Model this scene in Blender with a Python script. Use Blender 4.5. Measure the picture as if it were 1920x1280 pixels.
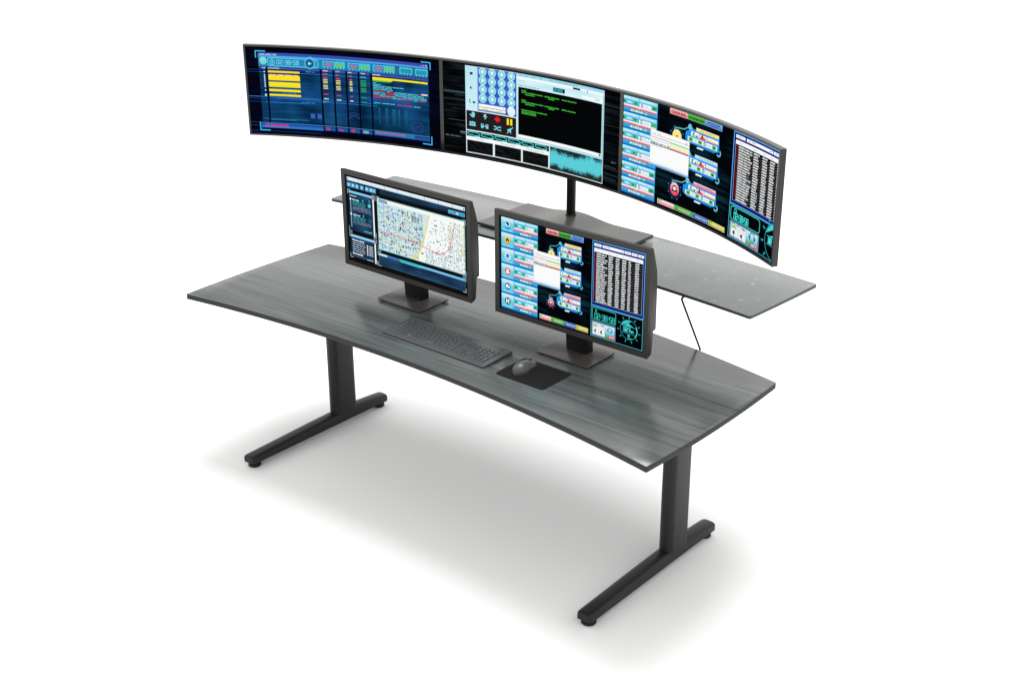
import bpy, bmesh, math, random
from mathutils import Vector, Matrix, noise

# ------------------------------------------------------------------ clear
for o in list(bpy.data.objects):
    bpy.data.objects.remove(o, do_unlink=True)
scene = bpy.context.scene
C = scene.collection
PI = math.pi
sin, cos, rad = math.sin, math.cos, math.radians

# ------------------------------------------------------------------ camera
CAM = Vector((3.2404, -3.1410, 2.8065))
YAW, PITCH, ROLL = 0.6981, 0.4118, -0.0028
fwd = Vector((-sin(YAW) * cos(PITCH), cos(YAW) * cos(PITCH), -sin(PITCH)))
rgt = Vector((cos(YAW), sin(YAW), 0))
upv = rgt.cross(fwd)
r2 = rgt * cos(ROLL) + upv * sin(ROLL)
u2 = upv * cos(ROLL) - rgt * sin(ROLL)
cd = bpy.data.cameras.new('camera')
cd.sensor_width = 36.0
cd.lens = 2549.2 / 1920 * 36.0
cd.clip_start, cd.clip_end = 0.05, 400.0
cam = bpy.data.objects.new('camera', cd)
cam.matrix_world = Matrix(((r2.x, u2.x, -fwd.x, CAM.x), (r2.y, u2.y, -fwd.y, CAM.y),
                           (r2.z, u2.z, -fwd.z, CAM.z), (0, 0, 0, 1)))
C.objects.link(cam)
scene.camera = cam

# ------------------------------------------------------------------ light: an even white studio
world = bpy.data.worlds.new('World')
scene.world = world
world.use_nodes = True
bg = world.node_tree.nodes['Background']
bg.inputs['Color'].default_value = (1.0, 0.995, 0.985, 1)
bg.inputs['Strength'].default_value = 1.12


def area(name, loc, target, size, power, col=(1, 1, 1)):
    l = bpy.data.lights.new(name, 'AREA')
    l.shape = 'SQUARE'
    l.size = size
    l.energy = power
    l.color = col
    o = bpy.data.objects.new(name, l)
    o.location = loc
    o.rotation_euler = (Vector(target) - Vector(loc)).to_track_quat('-Z', 'Y').to_euler()
    C.objects.link(o)


area('softbox', (-0.3, 2.1, 6.2), (0, 0.4, 0.3), 3.6, 430)

vs = scene.view_settings
scene.display_settings.display_device = 'sRGB'
vs.view_transform = 'Standard'
vs.look = 'None'
vs.exposure, vs.gamma = 0.0, 1.0
vs.use_curve_mapping = False
scene.render.engine = 'CYCLES'

# ------------------------------------------------------------------ materials


def mat(name, col, rough=0.5, spec=0.5, metal=0.0, bump=None):
    m = bpy.data.materials.new(name)
    m.use_nodes = True
    nt = m.node_tree
    b = nt.nodes['Principled BSDF']
    b.inputs['Base Color'].default_value = (*col, 1)
    b.inputs['Roughness'].default_value = rough
    b.inputs['Specular IOR Level'].default_value = spec
    b.inputs['Metallic'].default_value = metal
    # slight mottling of tone and gloss, so that no surface is perfectly uniform
    tc = nt.nodes.new('ShaderNodeTexCoord')
    n = nt.nodes.new('ShaderNodeTexNoise')
    n.inputs['Scale'].default_value = 9.0
    n.inputs['Detail'].default_value = 5.0
    nt.links.new(tc.outputs['Object'], n.inputs['Vector'])
    mr = nt.nodes.new('ShaderNodeMapRange')
    mr.inputs['To Min'].default_value = max(0.02, rough - 0.05)
    mr.inputs['To Max'].default_value = min(1.0, rough + 0.05)
    nt.links.new(n.outputs['Fac'], mr.inputs['Value'])
    nt.links.new(mr.outputs['Result'], b.inputs['Roughness'])
    if bump:
        n2 = nt.nodes.new('ShaderNodeTexNoise')
        n2.inputs['Scale'].default_value = bump[0]
        n2.inputs['Detail'].default_value = 2.0
        nt.links.new(tc.outputs['Object'], n2.inputs['Vector'])
        bp = nt.nodes.new('ShaderNodeBump')
        bp.inputs['Strength'].default_value = bump[1]
        bp.inputs['Distance'].default_value = 0.0005
        nt.links.new(n2.outputs['Fac'], bp.inputs['Height'])
        nt.links.new(bp.outputs['Normal'], b.inputs['Normal'])
    return m


def ramp(nt, src, stops):
    r = nt.nodes.new('ShaderNodeValToRGB')
    e = r.color_ramp.elements
    while len(e) < len(stops):
        e.new(0.5)
    for k, (p, c) in enumerate(stops):
        e[k].position = p
        e[k].color = (*c, 1)
    nt.links.new(src, r.inputs['Fac'])
    return r.outputs['Color']


def noise_tex(nt, vec, scale, detail=4, rough=0.5, dist=0.0):
    n = nt.nodes.new('ShaderNodeTexNoise')
    n.inputs['Scale'].default_value = scale
    n.inputs['Detail'].default_value = detail
    n.inputs['Roughness'].default_value = rough
    n.inputs['Distortion'].default_value = dist
    nt.links.new(vec, n.inputs['Vector'])
    return n.outputs['Fac']


def mixc(nt, fac, a, b, mode='MIX'):
    m = nt.nodes.new('ShaderNodeMix')
    m.data_type = 'RGBA'
    m.blend_type = mode
    for sock, val in ((m.inputs[0], fac), (m.inputs[6], a), (m.inputs[7], b)):
        if hasattr(val, 'links') or hasattr(val, 'is_linked'):
            nt.links.new(val, sock)
        else:
            sock.default_value = val
    return m.outputs[2]


def mapped(nt, scale, rot=0.0):
    tc = nt.nodes.new('ShaderNodeTexCoord')
    mp = nt.nodes.new('ShaderNodeMapping')
    mp.inputs['Scale'].default_value = scale
    mp.inputs['Rotation'].default_value = (0, 0, rot)
    nt.links.new(tc.outputs['Object'], mp.inputs['Vector'])
    return mp.outputs['Vector']


def wood_material():
    m = bpy.data.materials.new('grey_wood_laminate')
    m.use_nodes = True
    nt = m.node_tree
    b = nt.nodes['Principled BSDF']
    broad = noise_tex(nt, mapped(nt, (0.55, 7.0, 1)), 2.2, 3, 0.5, 0.4)
    streak = noise_tex(nt, mapped(nt, (1.3, 34.0, 1)), 1.7, 5, 0.6, 0.35)
    fine = noise_tex(nt, mapped(nt, (3.0, 150.0, 1)), 1.6, 3, 0.6)
    c1 = ramp(nt, broad, [(0.30, (0.054, 0.063, 0.060)), (0.52, (0.073, 0.084, 0.080)), (0.72, (0.090, 0.099, 0.094))])
    c2 = ramp(nt, streak, [(0.32, (0.34, 0.37, 0.37)), (0.45, (0.80, 0.83, 0.82)), (0.58, (1.0, 1.0, 1.0)), (0.75, (1.16, 1.12, 1.08))])
    c3 = ramp(nt, fine, [(0.3, (0.88, 0.88, 0.88)), (0.7, (1.08, 1.08, 1.08))])
    x = mixc(nt, 1.0, c1, c2, 'MULTIPLY')
    x = mixc(nt, 1.0, x, c3, 'MULTIPLY')
    nt.links.new(x, b.inputs['Base Color'])
    rr = nt.nodes.new('ShaderNodeMapRange')
    rr.inputs['To Min'].default_value = 0.27
    rr.inputs['To Max'].default_value = 0.17
    nt.links.new(streak, rr.inputs['Value'])
    nt.links.new(rr.outputs['Result'], b.inputs['Roughness'])
    b.inputs['Specular IOR Level'].default_value = 0.66
    return m


def shelf_material():
    m = bpy.data.materials.new('grey_flecked_laminate')
    m.use_nodes = True
    nt = m.node_tree
    b = nt.nodes['Principled BSDF']
    cl = noise_tex(nt, mapped(nt, (1, 1, 1)), 7.0, 5, 0.6)
    fl = noise_tex(nt, mapped(nt, (1.0, 1.6, 1), 0.5), 34.0, 2, 0.4, 0.6)
    c1 = ramp(nt, cl, [(0.3, (0.096, 0.108, 0.103)), (0.7, (0.122, 0.132, 0.127))])
    f = ramp(nt, fl, [(0.67, (0, 0, 0)), (0.75, (1, 1, 1))])
    x = mixc(nt, f, c1, (0.20, 0.215, 0.21, 1))
    nt.links.new(x, b.inputs['Base Color'])
    b.inputs['Roughness'].default_value = 0.16
    return m


def screen_material():
    m = bpy.data.materials.new('lit_screen')
    m.use_nodes = True
    nt = m.node_tree
    for n in list(nt.nodes):
        nt.nodes.remove(n)
    out = nt.nodes.new('ShaderNodeOutputMaterial')
    em = nt.nodes.new('ShaderNodeEmission')
    at = nt.nodes.new('ShaderNodeAttribute')
    at.attribute_name = 'col'
    nt.links.new(at.outputs['Color'], em.inputs['Color'])
    em.inputs['Strength'].default_value = 1.0
    nt.links.new(em.outputs['Emission'], out.inputs['Surface'])
    return m


M = {
    'wood': wood_material(), 'shelf': shelf_material(), 'screen': screen_material(),
    'edge': mat('charcoal_edge_band', (0.028, 0.029, 0.029), 0.55, 0.16),
    'shelf_edge': mat('dark_grey_edge_band', (0.045, 0.050, 0.050), 0.45, 0.3),
    'powder': mat('black_powder_coat', (0.014, 0.014, 0.014), 0.40, 0.24, 0, (900, 0.15)),
    'rubber': mat('black_rubber', (0.012, 0.012, 0.012), 0.6, 0.4),
    'plastic': mat('charcoal_plastic', (0.034, 0.033, 0.032), 0.42, 0.24, 0, (1400, 0.1)),
    'gloss': mat('black_satin_plastic', (0.007, 0.007, 0.007), 0.35, 0.22),
    'plate': mat('dark_bronze_grey_metal', (0.046, 0.042, 0.038), 0.26, 0.6),
    'wallbox': mat('black_display_casing', (0.014, 0.0138, 0.0135), 0.16, 0.6),
    'key': mat('charcoal_key_plastic', (0.046, 0.049, 0.052), 0.24, 0.7),
    'kbody': mat('keyboard_plastic', (0.050, 0.053, 0.055), 0.30, 0.6),
    'mouse': mat('warm_grey_plastic', (0.072, 0.069, 0.069), 0.36, 0.5),
    'pad': mat('black_cloth', (0.0075, 0.0075, 0.008), 0.9, 0.15, 0, (2500, 0.4)),
    'floor': mat('white_studio_floor', (0.92, 0.92, 0.92), 0.8, 0.2),
}

# ------------------------------------------------------------------ object helpers


def tag(o, label=None, cat=None, group=None, kind=None):
    for k, v in (('label', label), ('category', cat), ('group', group), ('kind', kind)):
        if v:
            o[k] = v
    return o


def empty(name, loc, label, cat, group=None):
    o = bpy.data.objects.new(name, None)
    o.location = loc
    o.empty_display_size = 0.05
    C.objects.link(o)
    return tag(o, label, cat, group)


def world_origin(p):
    v = Vector((0, 0, 0))
    while p is not None:
        v += p.location
        p = p.parent
    return v


def link_mesh(name, verts, faces, mats, parent=None, fmat=None, angle=35, origin=None):
    """verts are world coordinates; the object sits at `origin` (or at its own centre)"""
    verts = [Vector(v) for v in verts]
    if origin is None:
        lo = Vector((min(v.x for v in verts), min(v.y for v in verts), min(v.z for v in verts)))
        hi = Vector((max(v.x for v in verts), max(v.y for v in verts), max(v.z for v in verts)))
        origin = Vector(((lo.x + hi.x) / 2, (lo.y + hi.y) / 2, lo.z))
    me = bpy.data.meshes.new(name)
    me.from_pydata([v - Vector(origin) for v in verts], [], faces)
    if not isinstance(mats, (list, tuple)):
        mats = [mats]
    for m in mats:
        me.materials.append(m)
    if fmat:
        for p, k in zip(me.polygons, fmat):
            p.material_index = k
    me.update()
    bm = bmesh.new()
    bm.from_mesh(me)
    bmesh.ops.recalc_face_normals(bm, faces=bm.faces)
    bm.to_mesh(me)
    bm.free()
    for p in me.polygons:
        p.use_smooth = len(p.vertices) <= 4
    me.set_sharp_from_angle(angle=rad(angle))
    o = bpy.data.objects.new(name, me)
    C.objects.link(o)
    o.parent = parent
    o.location = Vector(origin) - (world_origin(parent) if parent else Vector((0, 0, 0)))
    return o


class MB:
    """collects several closed shapes into one mesh"""

    def __init__(self):
        self.v, self.f, self.m = [], [], []

    def add(self, vf, k=0):
        v, f = vf
        b = len(self.v)
        self.v += v
        self.f += [[i + b for i in q] for q in f]
        self.m += [k] * len(f)
        return self

    def build(self, name, mats, parent=None, angle=35):
        return link_mesh(name, self.v, self.f, mats, parent, self.m, angle)


def offset_loop(pts, d):
    """inset of a counter-clockwise 2D loop by d"""
    n = len(pts)
    out = []
    for i in range(n):
        a, b, c = Vector(pts[i - 1]), Vector(pts[i]), Vector(pts[(i + 1) % n])
        e1, e2 = (b - a), (c - b)
        if e1.length < 1e-9:
            e1 = e2
        if e2.length < 1e-9:
            e2 = e1
        n1 = Vector((-e1.y, e1.x)).normalized()
        n2 = Vector((-e2.y, e2.x)).normalized()
        k = n1 + n2
        k = k / max(0.35, k.dot(n1)) if k.length > 1e-9 else n1
        out.append((b.x + k.x * d, b.y + k.y * d))
    return out


def prism(loop, prof, to3=None):
    """stack of insets of a ccw loop: prof = [(inset, height)...], closed by caps"""
    to3 = to3 or (lambda x, y, z: (x, y, z))
    n = len(loop)
    v, f = [], []
    for d, z in prof:
        v += [to3(x, y, z) for x, y in (offset_loop(loop, d) if d else loop)]
    for k in range(len(prof) - 1):
        for i in range(n):
            j = (i + 1) % n
            f.append([k * n + i, k * n + j, (k + 1) * n + j, (k + 1) * n + i])
    f.append(list(range(n))[::-1])
    f.append([(len(prof) - 1) * n + i for i in range(n)])
    return v, f


def bevel_prof(z0, z1, b):
    return [(b, z0), (0.3 * b, z0 + 0.3 * b), (0, z0 + b), (0, z1 - b), (0.3 * b, z1 - 0.3 * b), (b, z1)]


def round_loop(pts, r, n=5):
    """rounds the corners of a ccw polygon; r a number or one per corner"""
    out = []
    m = len(pts)
    for i in range(m):
        ri = r[i] if isinstance(r, (list, tuple)) else r
        a, b, c = Vector(pts[i - 1]), Vector(pts[i]), Vector(pts[(i + 1) % m])
        d1, d2 = (a - b), (c - b)
        if ri <= 0:
            out.append((b.x, b.y))
            continue
        ang = d1.angle(d2)
        t = min(ri / math.tan(ang / 2), d1.length * 0.49, d2.length * 0.49)
        p, q = b + d1.normalized() * t, b + d2.normalized() * t
        for k in range(n + 1):
            s = k / n
            w = (1 - s) ** 2 * p + 2 * s * (1 - s) * b + s * s * q
            out.append((w.x, w.y))
    return out


def rect_loop(x0, y0, x1, y1, r=0.0, n=5):
    p = [(x0, y0), (x1, y0), (x1, y1), (x0, y1)]
    return round_loop(p, r, n) if r else p


def box(x0, y0, z0, x1, y1, z1, b=0.001):
    return prism(rect_loop(x0, y0, x1, y1), bevel_prof(z0, z1, b))


def tube(path, r, n=14):
    v, f = [], []
    pts = [Vector(p) for p in path]
    ref = Vector((0, 0, 1))
    for i, p in enumerate(pts):
        t = (pts[min(i + 1, len(pts) - 1)] - pts[max(i - 1, 0)]).normalized()
        a = t.cross(Vector((1, 0, 0)))
        if a.length < 0.1:
            a = t.cross(ref)
        a.normalize()
        b = t.cross(a)
        rr = r[i] if isinstance(r, (list, tuple)) else r
        v += [tuple(p + a * cos(2 * PI * k / n) * rr + b * sin(2 * PI * k / n) * rr) for k in range(n)]
    for i in range(len(pts) - 1):
        for k in range(n):
            j = (k + 1) % n
            f.append([i * n + k, i * n + j, (i + 1) * n + j, (i + 1) * n + k])
    f.append(list(range(n))[::-1])
    f.append([(len(pts) - 1) * n + k for k in range(n)])
    return v, f


def lathe(cx, cy, prof, n=28):
    """prof = [(radius, z)...] about a vertical axis"""
    v, f = [], []
    for r, z in prof:
        v += [(cx + r * cos(2 * PI * k / n), cy + r * sin(2 * PI * k / n), z) for k in range(n)]
    for i in range(len(prof) - 1):
        for k in range(n):
            j = (k + 1) % n
            f.append([i * n + k, i * n + j, (i + 1) * n + j, (i + 1) * n + k])
    f.append(list(range(n))[::-1])
    f.append([(len(prof) - 1) * n + k for k in range(n)])
    return v, f


def arc_y(x, w, y_end, y_mid):
    """y on a circular arc through (+-w, y_end) with its middle at y_mid"""
    s = y_mid - y_end
    R = (w * w + s * s) / (2 * abs(s))
    return y_mid - math.copysign(R - math.sqrt(R * R - x * x), s)


# ------------------------------------------------------------------ the setting
link_mesh('floor', [(-90, -90, 0), (90, -90, 0), (90, 90, 0), (-90, 90, 0)], [[0, 1, 2, 3]], M['floor'],
          origin=(0, 0, 0))
tag(bpy.data.objects['floor'], kind='structure')

# ------------------------------------------------------------------ the desk
HT = 0.74
desk = empty('desk', (0, 0.4, 0), 'wide grey wood-grain desk with concave front edge on two black pedestal legs', 'desk')


def slab_loop(wf, yf, yfm, wb, yb, ybm, bow, n=56, r=0.006):
    front = [(-wf + 2 * wf * i / n, arc_y(-wf + 2 * wf * i / n, wf, yf, yfm)) for i in range(n + 1)]
    back = [(wb - 2 * wb * i / n, arc_y(wb - 2 * wb * i / n, wb, yb, ybm)) for i in range(n + 1)]
    side = []
    for i in range(1, 14):
        t = i / 14
        side.append((wf + (wb - wf) * t + bow * 4 * t * (1 - t), yf + (yb - yf) * t))
    left = [(-x, y) for x, y in side[::-1]]
    # trim the four corners so that they are slightly rounded

    def corner(p, q, s):
        c = Vector(p)
        a = c + (Vector(q) - c).normalized() * r
        b = c + (Vector(s) - c).normalized() * r
        return [tuple((1 - t) ** 2 * a + 2 * t * (1 - t) * c + t * t * b) for t in (0, 0.25, 0.5, 0.75, 1)]
    return (corner(front[0], left[-1], front[1]) + front[1:-1] + corner(front[-1], front[-2], side[0]) + side
            + corner(back[0], side[-1], back[1]) + back[1:-1] + corner(back[-1], back[-2], left[0]) + left)


def slab(name, loop, z0, z1, mt, me, parent):
    v, f = prism(loop, bevel_prof(z0, z1, 0.0012))
    nl = len(loop)
    mi = []
    for k in range(5):
        mi += [1 if 1 <= k <= 2 else (0 if k >= 3 else 1)] * nl
    mi += [1, 0]
    return link_mesh(name, v, f, [mt, me], parent, mi, 50)


slab('tabletop', slab_loop(1.1538, 0.0, 0.103, 1.1560, 0.8030, 0.9225, 0.0135), HT - 0.0222, HT, M['wood'], M['edge'], desk)

for s in (-1, 1):
    xc = 0.8918 * s
    # oval pedestal column
    loop = []
    for k in range(17):
        a = PI + PI * k / 16
        loop.append((xc + 0.030 * cos(a), 0.556 + 0.030 * sin(a)))
    for k in range(17):
        a = PI * k / 16
        loop.append((xc + 0.030 * cos(a), 0.634 + 0.030 * sin(a)))
    leg = MB().add(prism(loop, [(0, 0.056), (0, HT - 0.0265)])).build('leg', M['powder'], desk, 60)
    # foot: tapered beam, crowned on top, chamfered ends
    v, f = [], []
    y0, y1 = 0.038, 0.846
    stations = [(y0, 0.052, 0.8), (y0 + 0.006, 0.054, 0.95), (y0 + 0.014, 0.0552, 1.0), (0.16, 0.0585, 1.0), (0.30, 0.0635, 1.0), (0.42, 0.0675, 1.0),
                (0.52, 0.0695, 1.0), (0.68, 0.0685, 1.0), (0.78, 0.0610, 1.0), (y1 - 0.008, 0.0555, 1.0), (y1, 0.0535, 0.93)]
    sec = [(-1, 0.0), (-1, 0.62), (-0.93, 0.80), (-0.76, 0.93), (-0.45, 0.985), (0, 1.0), (0.45, 0.985), (0.76, 0.93), (0.93, 0.80), (1, 0.62), (1, 0.0)]
    for y, zt, w in stations:
        zb = 0.0235
        v += [(xc + 0.0312 * w * a, y, zb + (zt - zb) * b) for a, b in sec]
    n = len(sec)
    for i in range(len(stations) - 1):
        for k in range(n):
            j = (k + 1) % n
            f.append([i * n + k, i * n + j, (i + 1) * n + j, (i + 1) * n + k])
    f.append(list(range(n))[::-1])
    f.append([(len(stations) - 1) * n + k for k in range(n)])
    link_mesh('foot', v, f, M['powder'], leg, None, 40)
    for yg in (0.0716, 0.8148):
        g = lathe(xc, yg, [(0.0262, 0.0006), (0.0275, 0.0025), (0.0275, 0.0085), (0.0235, 0.0105), (0.0215, 0.0115), (0.0215, 0.0225), (0.018, 0.024)])
        link_mesh('levelling_glide', *g, M['rubber'], leg, None, 30)
    link_mesh('mounting_plate', *box(xc - 0.038, 0.34, HT - 0.0262, xc + 0.038, 0.80, HT - 0.0225), M['powder'], leg)

# ------------------------------------------------------------------ the raised shelf
ZS = 0.9873
shelf = empty('raised_shelf', (0, 0.98, HT - 0.03), 'slim grey curved shelf raised behind the desk on thin black rods', 'shelf')
slab('shelf_board', slab_loop(1.0632, 0.7465, 0.8120, 1.0935, 1.1755, 1.2440, 0.002, r=0.011), ZS - 0.0128, ZS, M['shelf'], M['shelf_edge'], shelf)
for s in (-1, 1):
    x = 0.760 * s
    P = [Vector((x, 0.90, ZS - 0.0172)), Vector((x, 0.7735, ZS - 0.0172)), Vector((x, 0.9275, 0.7105)), Vector((x, 0.80, 0.7125))]
    path = [P[0]]
    for i in (1, 2):
        a = P[i] + (P[i - 1] - P[i]).normalized() * 0.012
        b = P[i] + (P[i + 1] - P[i]).normalized() * 0.012
        for t in (0, 0.25, 0.5, 0.75, 1):
            path.append((1 - t) ** 2 * a + 2 * t * (1 - t) * P[i] + t * t * b)
    path.append(P[3])
    link_mesh('support_rod', *tube(path, 0.0042, 12), M['powder'], shelf, None, 60)

# ------------------------------------------------------------------ drawing on the lit screens


def lin(c):
    c = max(0.0, c) / 255.0
    return c / 12.92 if c <= 0.04045 else ((c + 0.055) / 1.055) ** 2.4


def L3(c):
    return (lin(c[0]), lin(c[1]), lin(c[2]), 1.0)


_glyphs = {}


def text_tris(s):
    """triangles of a line of text, cap height 1, starting at x = 0"""
    if s in _glyphs:
        return _glyphs[s]
    cu = bpy.data.curves.new('lettering', 'FONT')
    cu.body = s
    cu.size = 1.0
    cu.resolution_u = 2
    ob = bpy.data.objects.new('lettering', cu)
    C.objects.link(ob)
    dg = bpy.context.evaluated_depsgraph_get()
    me = ob.evaluated_get(dg).to_mesh()
    me.calc_loop_triangles()
    k = 1 / 0.70
    tris = [[(me.vertices[i].co.x * k, me.vertices[i].co.y * k) for i in t.vertices] for t in me.loop_triangles]
    ob.evaluated_get(dg).to_mesh_clear()
    bpy.data.objects.remove(ob, do_unlink=True)
    bpy.data.curves.remove(cu)
    w = max([p[0] for t in tris for p in t] or [1])
    _glyphs[s] = (tris, w)
    return _glyphs[s]


SEG = {'0': 'abcdef', '1': 'bc', '2': 'abged', '3': 'abgcd', '4': 'fgbc', '5': 'afgcd', '6': 'afgedc', '7': 'abc', '8': 'abcdefg', '9': 'abcdfg'}
EPS = 0.00010


class Panel:
    """paints flat shapes in picture coordinates (u right, v down, 0..1) on the surface of a display"""

    def __init__(self, surf, W, H, xf=(1, 0, 1, 0), clip=(0, 0, 1, 1), seed=1):
        self.surf, self.W, self.H, self.xf, self.clip = surf, W, H, xf, clip
        self.asp = W / H
        if xf != (1, 0, 1, 0):
            self.asp = (W * xf[0]) / (H * xf[2])
        self.v, self.f, self.c = [], [], []
        self.z = 1
        self.R = random.Random(seed)

    def _emit(self, pts, z):
        b = len(self.v)
        for u, v, col in pts:
            self.v.append(self.surf(u, v, z * EPS))
        self.f.append(list(range(b, b + len(pts))))
        self.c += [p[2] for p in pts]

    def poly(self, pts, col, z=None):
        """pts [(u, v)], col one sRGB triple or one per point"""
        z = self.z if z is None else z
        cs = [L3(c) for c in col] if isinstance(col[0], (tuple, list)) else [L3(col)] * len(pts)
        a, b, c, d = self.xf
        P = [(u * a + b, v * c + d, k) for (u, v), k in zip(pts, cs)]
        x0, y0, x1, y1 = self.clip
        for ax, lim, sg in ((0, x0, 1), (0, x1, -1), (1, y0, 1), (1, y1, -1)):
            if all((p[ax] - lim) * sg >= 0 for p in P):
                continue
            P = self._cut(P, ax, lim, sg)
            if len(P) < 3:
                return
        lo, hi = min(p[0] for p in P), max(p[0] for p in P)
        if hi - lo > 0.036:                      # keep large shapes on the curved surface
            n = int(math.ceil((hi - lo) / 0.03))
            for i in range(n):
                a, b = lo + (hi - lo) * i / n, lo + (hi - lo) * (i + 1) / n
                Q = self._cut(self._cut(P, 0, a, 1), 0, b, -1)
                if len(Q) >= 3:
                    self._emit(Q, z)
            return
        self._emit(P, z)

    @staticmethod
    def _cut(P, ax, lim, sg):
        Q = []
        for i in range(len(P)):
            p, q = P[i - 1], P[i]
            dp, dq = (p[ax] - lim) * sg, (q[ax] - lim) * sg
            if (dp < 0) != (dq < 0):
                t = dp / (dp - dq)
                Q.append((p[0] + (q[0] - p[0]) * t, p[1] + (q[1] - p[1]) * t,
                          tuple(p[2][k] + (q[2][k] - p[2][k]) * t for k in range(4))))
            if dq >= 0:
                Q.append(q)
        return Q

    def rect(self, u0, v0, u1, v1, c, c2=None, z=None, skew=0.0):
        n = max(1, int(math.ceil(abs(u1 - u0) * self.xf[0] * 30)))
        for i in range(n):
            a, b = u0 + (u1 - u0) * i / n, u0 + (u1 - u0) * (i + 1) / n
            self.poly([(a, v0), (b, v0), (b - skew, v1), (a - skew, v1)], [c, c, c2 or c, c2 or c], z)

    def frame(self, u0, v0, u1, v1, t, c, z=None):
        tv = t * self.asp
        self.rect(u0, v0, u1, v0 + tv, c, z=z)
        self.rect(u0, v1 - tv, u1, v1, c, z=z)
        self.rect(u0, v0 + tv, u0 + t, v1 - tv, c, z=z)
        self.rect(u1 - t, v0 + tv, u1, v1 - tv, c, z=z)

    def rframe(self, u0, v0, u1, v1, t, r, c, z=None):
        rv = r * self.asp
        pts = []
        for cx, cy, a0 in ((u1 - r, v0 + rv, -90), (u1 - r, v1 - rv, 0), (u0 + r, v1 - rv, 90), (u0 + r, v0 + rv, 180)):
            for k in range(4):
                a = rad(a0 + 30 * k)
                pts.append((cx + r * cos(a), cy + rv * sin(a)))
        self.line(pts + [pts[0]], t, c, z)

    def disc(self, cu, cv, r, c, c2=None, z=None, n=20, a0=0, a1=360):
        pts, cols = [], []
        for k in range(n):
            a = rad(a0 + (a1 - a0) * k / (n if a1 - a0 >= 360 else n - 1))
            pts.append((cu + r * cos(a), cv + r * self.asp * sin(a)))
            t = 0.5 + 0.5 * sin(a)
            cols.append(c if c2 is None else tuple(c[i] + (c2[i] - c[i]) * t for i in range(3)))
        self.poly(pts, cols, z)

    def ring(self, cu, cv, r0, r1, c, z=None, n=24, a0=0, a1=360):
        for k in range(n):
            a, b = rad(a0 + (a1 - a0) * k / n), rad(a0 + (a1 - a0) * (k + 1) / n)
            s = self.asp
            self.poly([(cu + r0 * cos(a), cv + r0 * s * sin(a)), (cu + r1 * cos(a), cv + r1 * s * sin(a)),
                       (cu + r1 * cos(b), cv + r1 * s * sin(b)), (cu + r0 * cos(b), cv + r0 * s * sin(b))], c, z)

    def line(self, pts, t, c, z=None):
        s = self.asp
        for (a, b), (d, e) in zip(pts, pts[1:]):
            dx, dy = d - a, (e - b) / s
            l = math.hypot(dx, dy) or 1
            nx, ny = -dy / l * t / 2, dx / l * t / 2
            ex, ey = dx / l * t * 0.3, dy / l * t * 0.3
            q = [(a - ex + nx, b / s - ey + ny), (d + ex + nx, e / s + ey + ny), (d + ex - nx, e / s + ey - ny), (a - ex - nx, b / s - ey - ny)]
            self.poly([(x, y * s) for x, y in q], c, z)

    def text(self, s, u, v, h, c, z=None, w=None, center=False, bold=0.0):
        """v is the baseline, h the cap height in v units; w squeezes the line to that width in u"""
        tris, tw = text_tris(s)
        k = h / self.asp
        if w:
            k = w / tw
        if center:
            u -= tw * k / 2
        for dx in ((0, bold) if bold else (0,)):
            for t in tris:
                self.poly([(u + dx + x * k, v - y * h) for x, y in t], c, z)

    def seven(self, s, u, v, h, c, t, z=None, gap=0.30, wr=0.56):
        """seven-segment digits from the left edge u, top v"""
        w = h / self.asp * wr
        for ch in s:
            if ch == ':':
                for q in (0.3, 0.7):
                    self.disc(u + 0.16 * w, v + h * q, t * 0.75, c, z=z, n=8)
                u += w * (0.34 + gap)
                continue
            if ch == ' ':
                u += w * 0.6
                continue
            P = {'a': ((0, 0), (1, 0)), 'b': ((1, 0), (1, .5)), 'c': ((1, .5), (1, 1)), 'd': ((0, 1), (1, 1)), 'e': ((0, .5), (0, 1)), 'f': ((0, 0), (0, .5)), 'g': ((0, .5), (1, .5))}
            for sname in SEG[ch]:
                (a, b), (d, e) = P[sname]
                self.line([(u + a * w, v + b * h), (u + d * w, v + e * h)], t, c, z)
            u += w * (1 + gap)
        return u

    def words(self, u0, v, u1, h, c, z=None, wmin=0.010, wmax=0.03, gap=0.005):
        """a line of writing too small to read: word-long strokes with broken tops"""
        u = u0
        while u < u1 - 0.003:
            w = min(self.R.uniform(wmin, wmax), u1 - u)
            k = h / self.asp * 0.62
            x = u
            while x < u + w - k * 0.3:
                hh = h * self.R.choice((0.72, 0.8, 1.0))
                self.rect(x, v - hh, min(x + k * 0.85, u + w), v, c, z=z)
                x += k
            u += w + gap

    def grid(self, u0, v0, u1, v1, nu, nv, fn, z=None):
        for i in range(nu):
            for j in range(nv):
                q = [(u0 + (u1 - u0) * a / nu, v0 + (v1 - v0) * b / nv) for a, b in ((i, j), (i + 1, j), (i + 1, j + 1), (i, j + 1))]
                self.poly(q, [fn(*p) for p in q], z)

    def brackets(self, u0, v0, u1, v1, lu, lv, t, c, z=None, which='abcd'):
        for k, (x, y, sx, sy) in zip('abcd', ((u0, v0, 1, 1), (u1, v0, -1, 1), (u0, v1, 1, -1), (u1, v1, -1, -1))):
            if k in which:
                self.line([(x + sx * lu, y), (x, y), (x, y + sy * lv)], t, c, z)

    def build(self, parent, name='screen'):
        o = None
        verts = [Vector(p) for p in self.v]
        org = sum(verts, Vector()) / len(verts)
        me = bpy.data.meshes.new(name)
        me.from_pydata([v - org for v in verts], [], self.f)
        at = me.color_attributes.new('col', 'FLOAT_COLOR', 'CORNER')
        flat = []
        for c in self.c:
            flat += c
        at.data.foreach_set('color', flat)
        me.materials.append(M['screen'])
        me.update()
        o = bpy.data.objects.new(name, me)
        C.objects.link(o)
        o.parent = parent
        o.location = org - world_origin(parent)
        return o


def nz(x, y, z=0.0):
    return noise.noise(Vector((x, y, z)))


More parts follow.
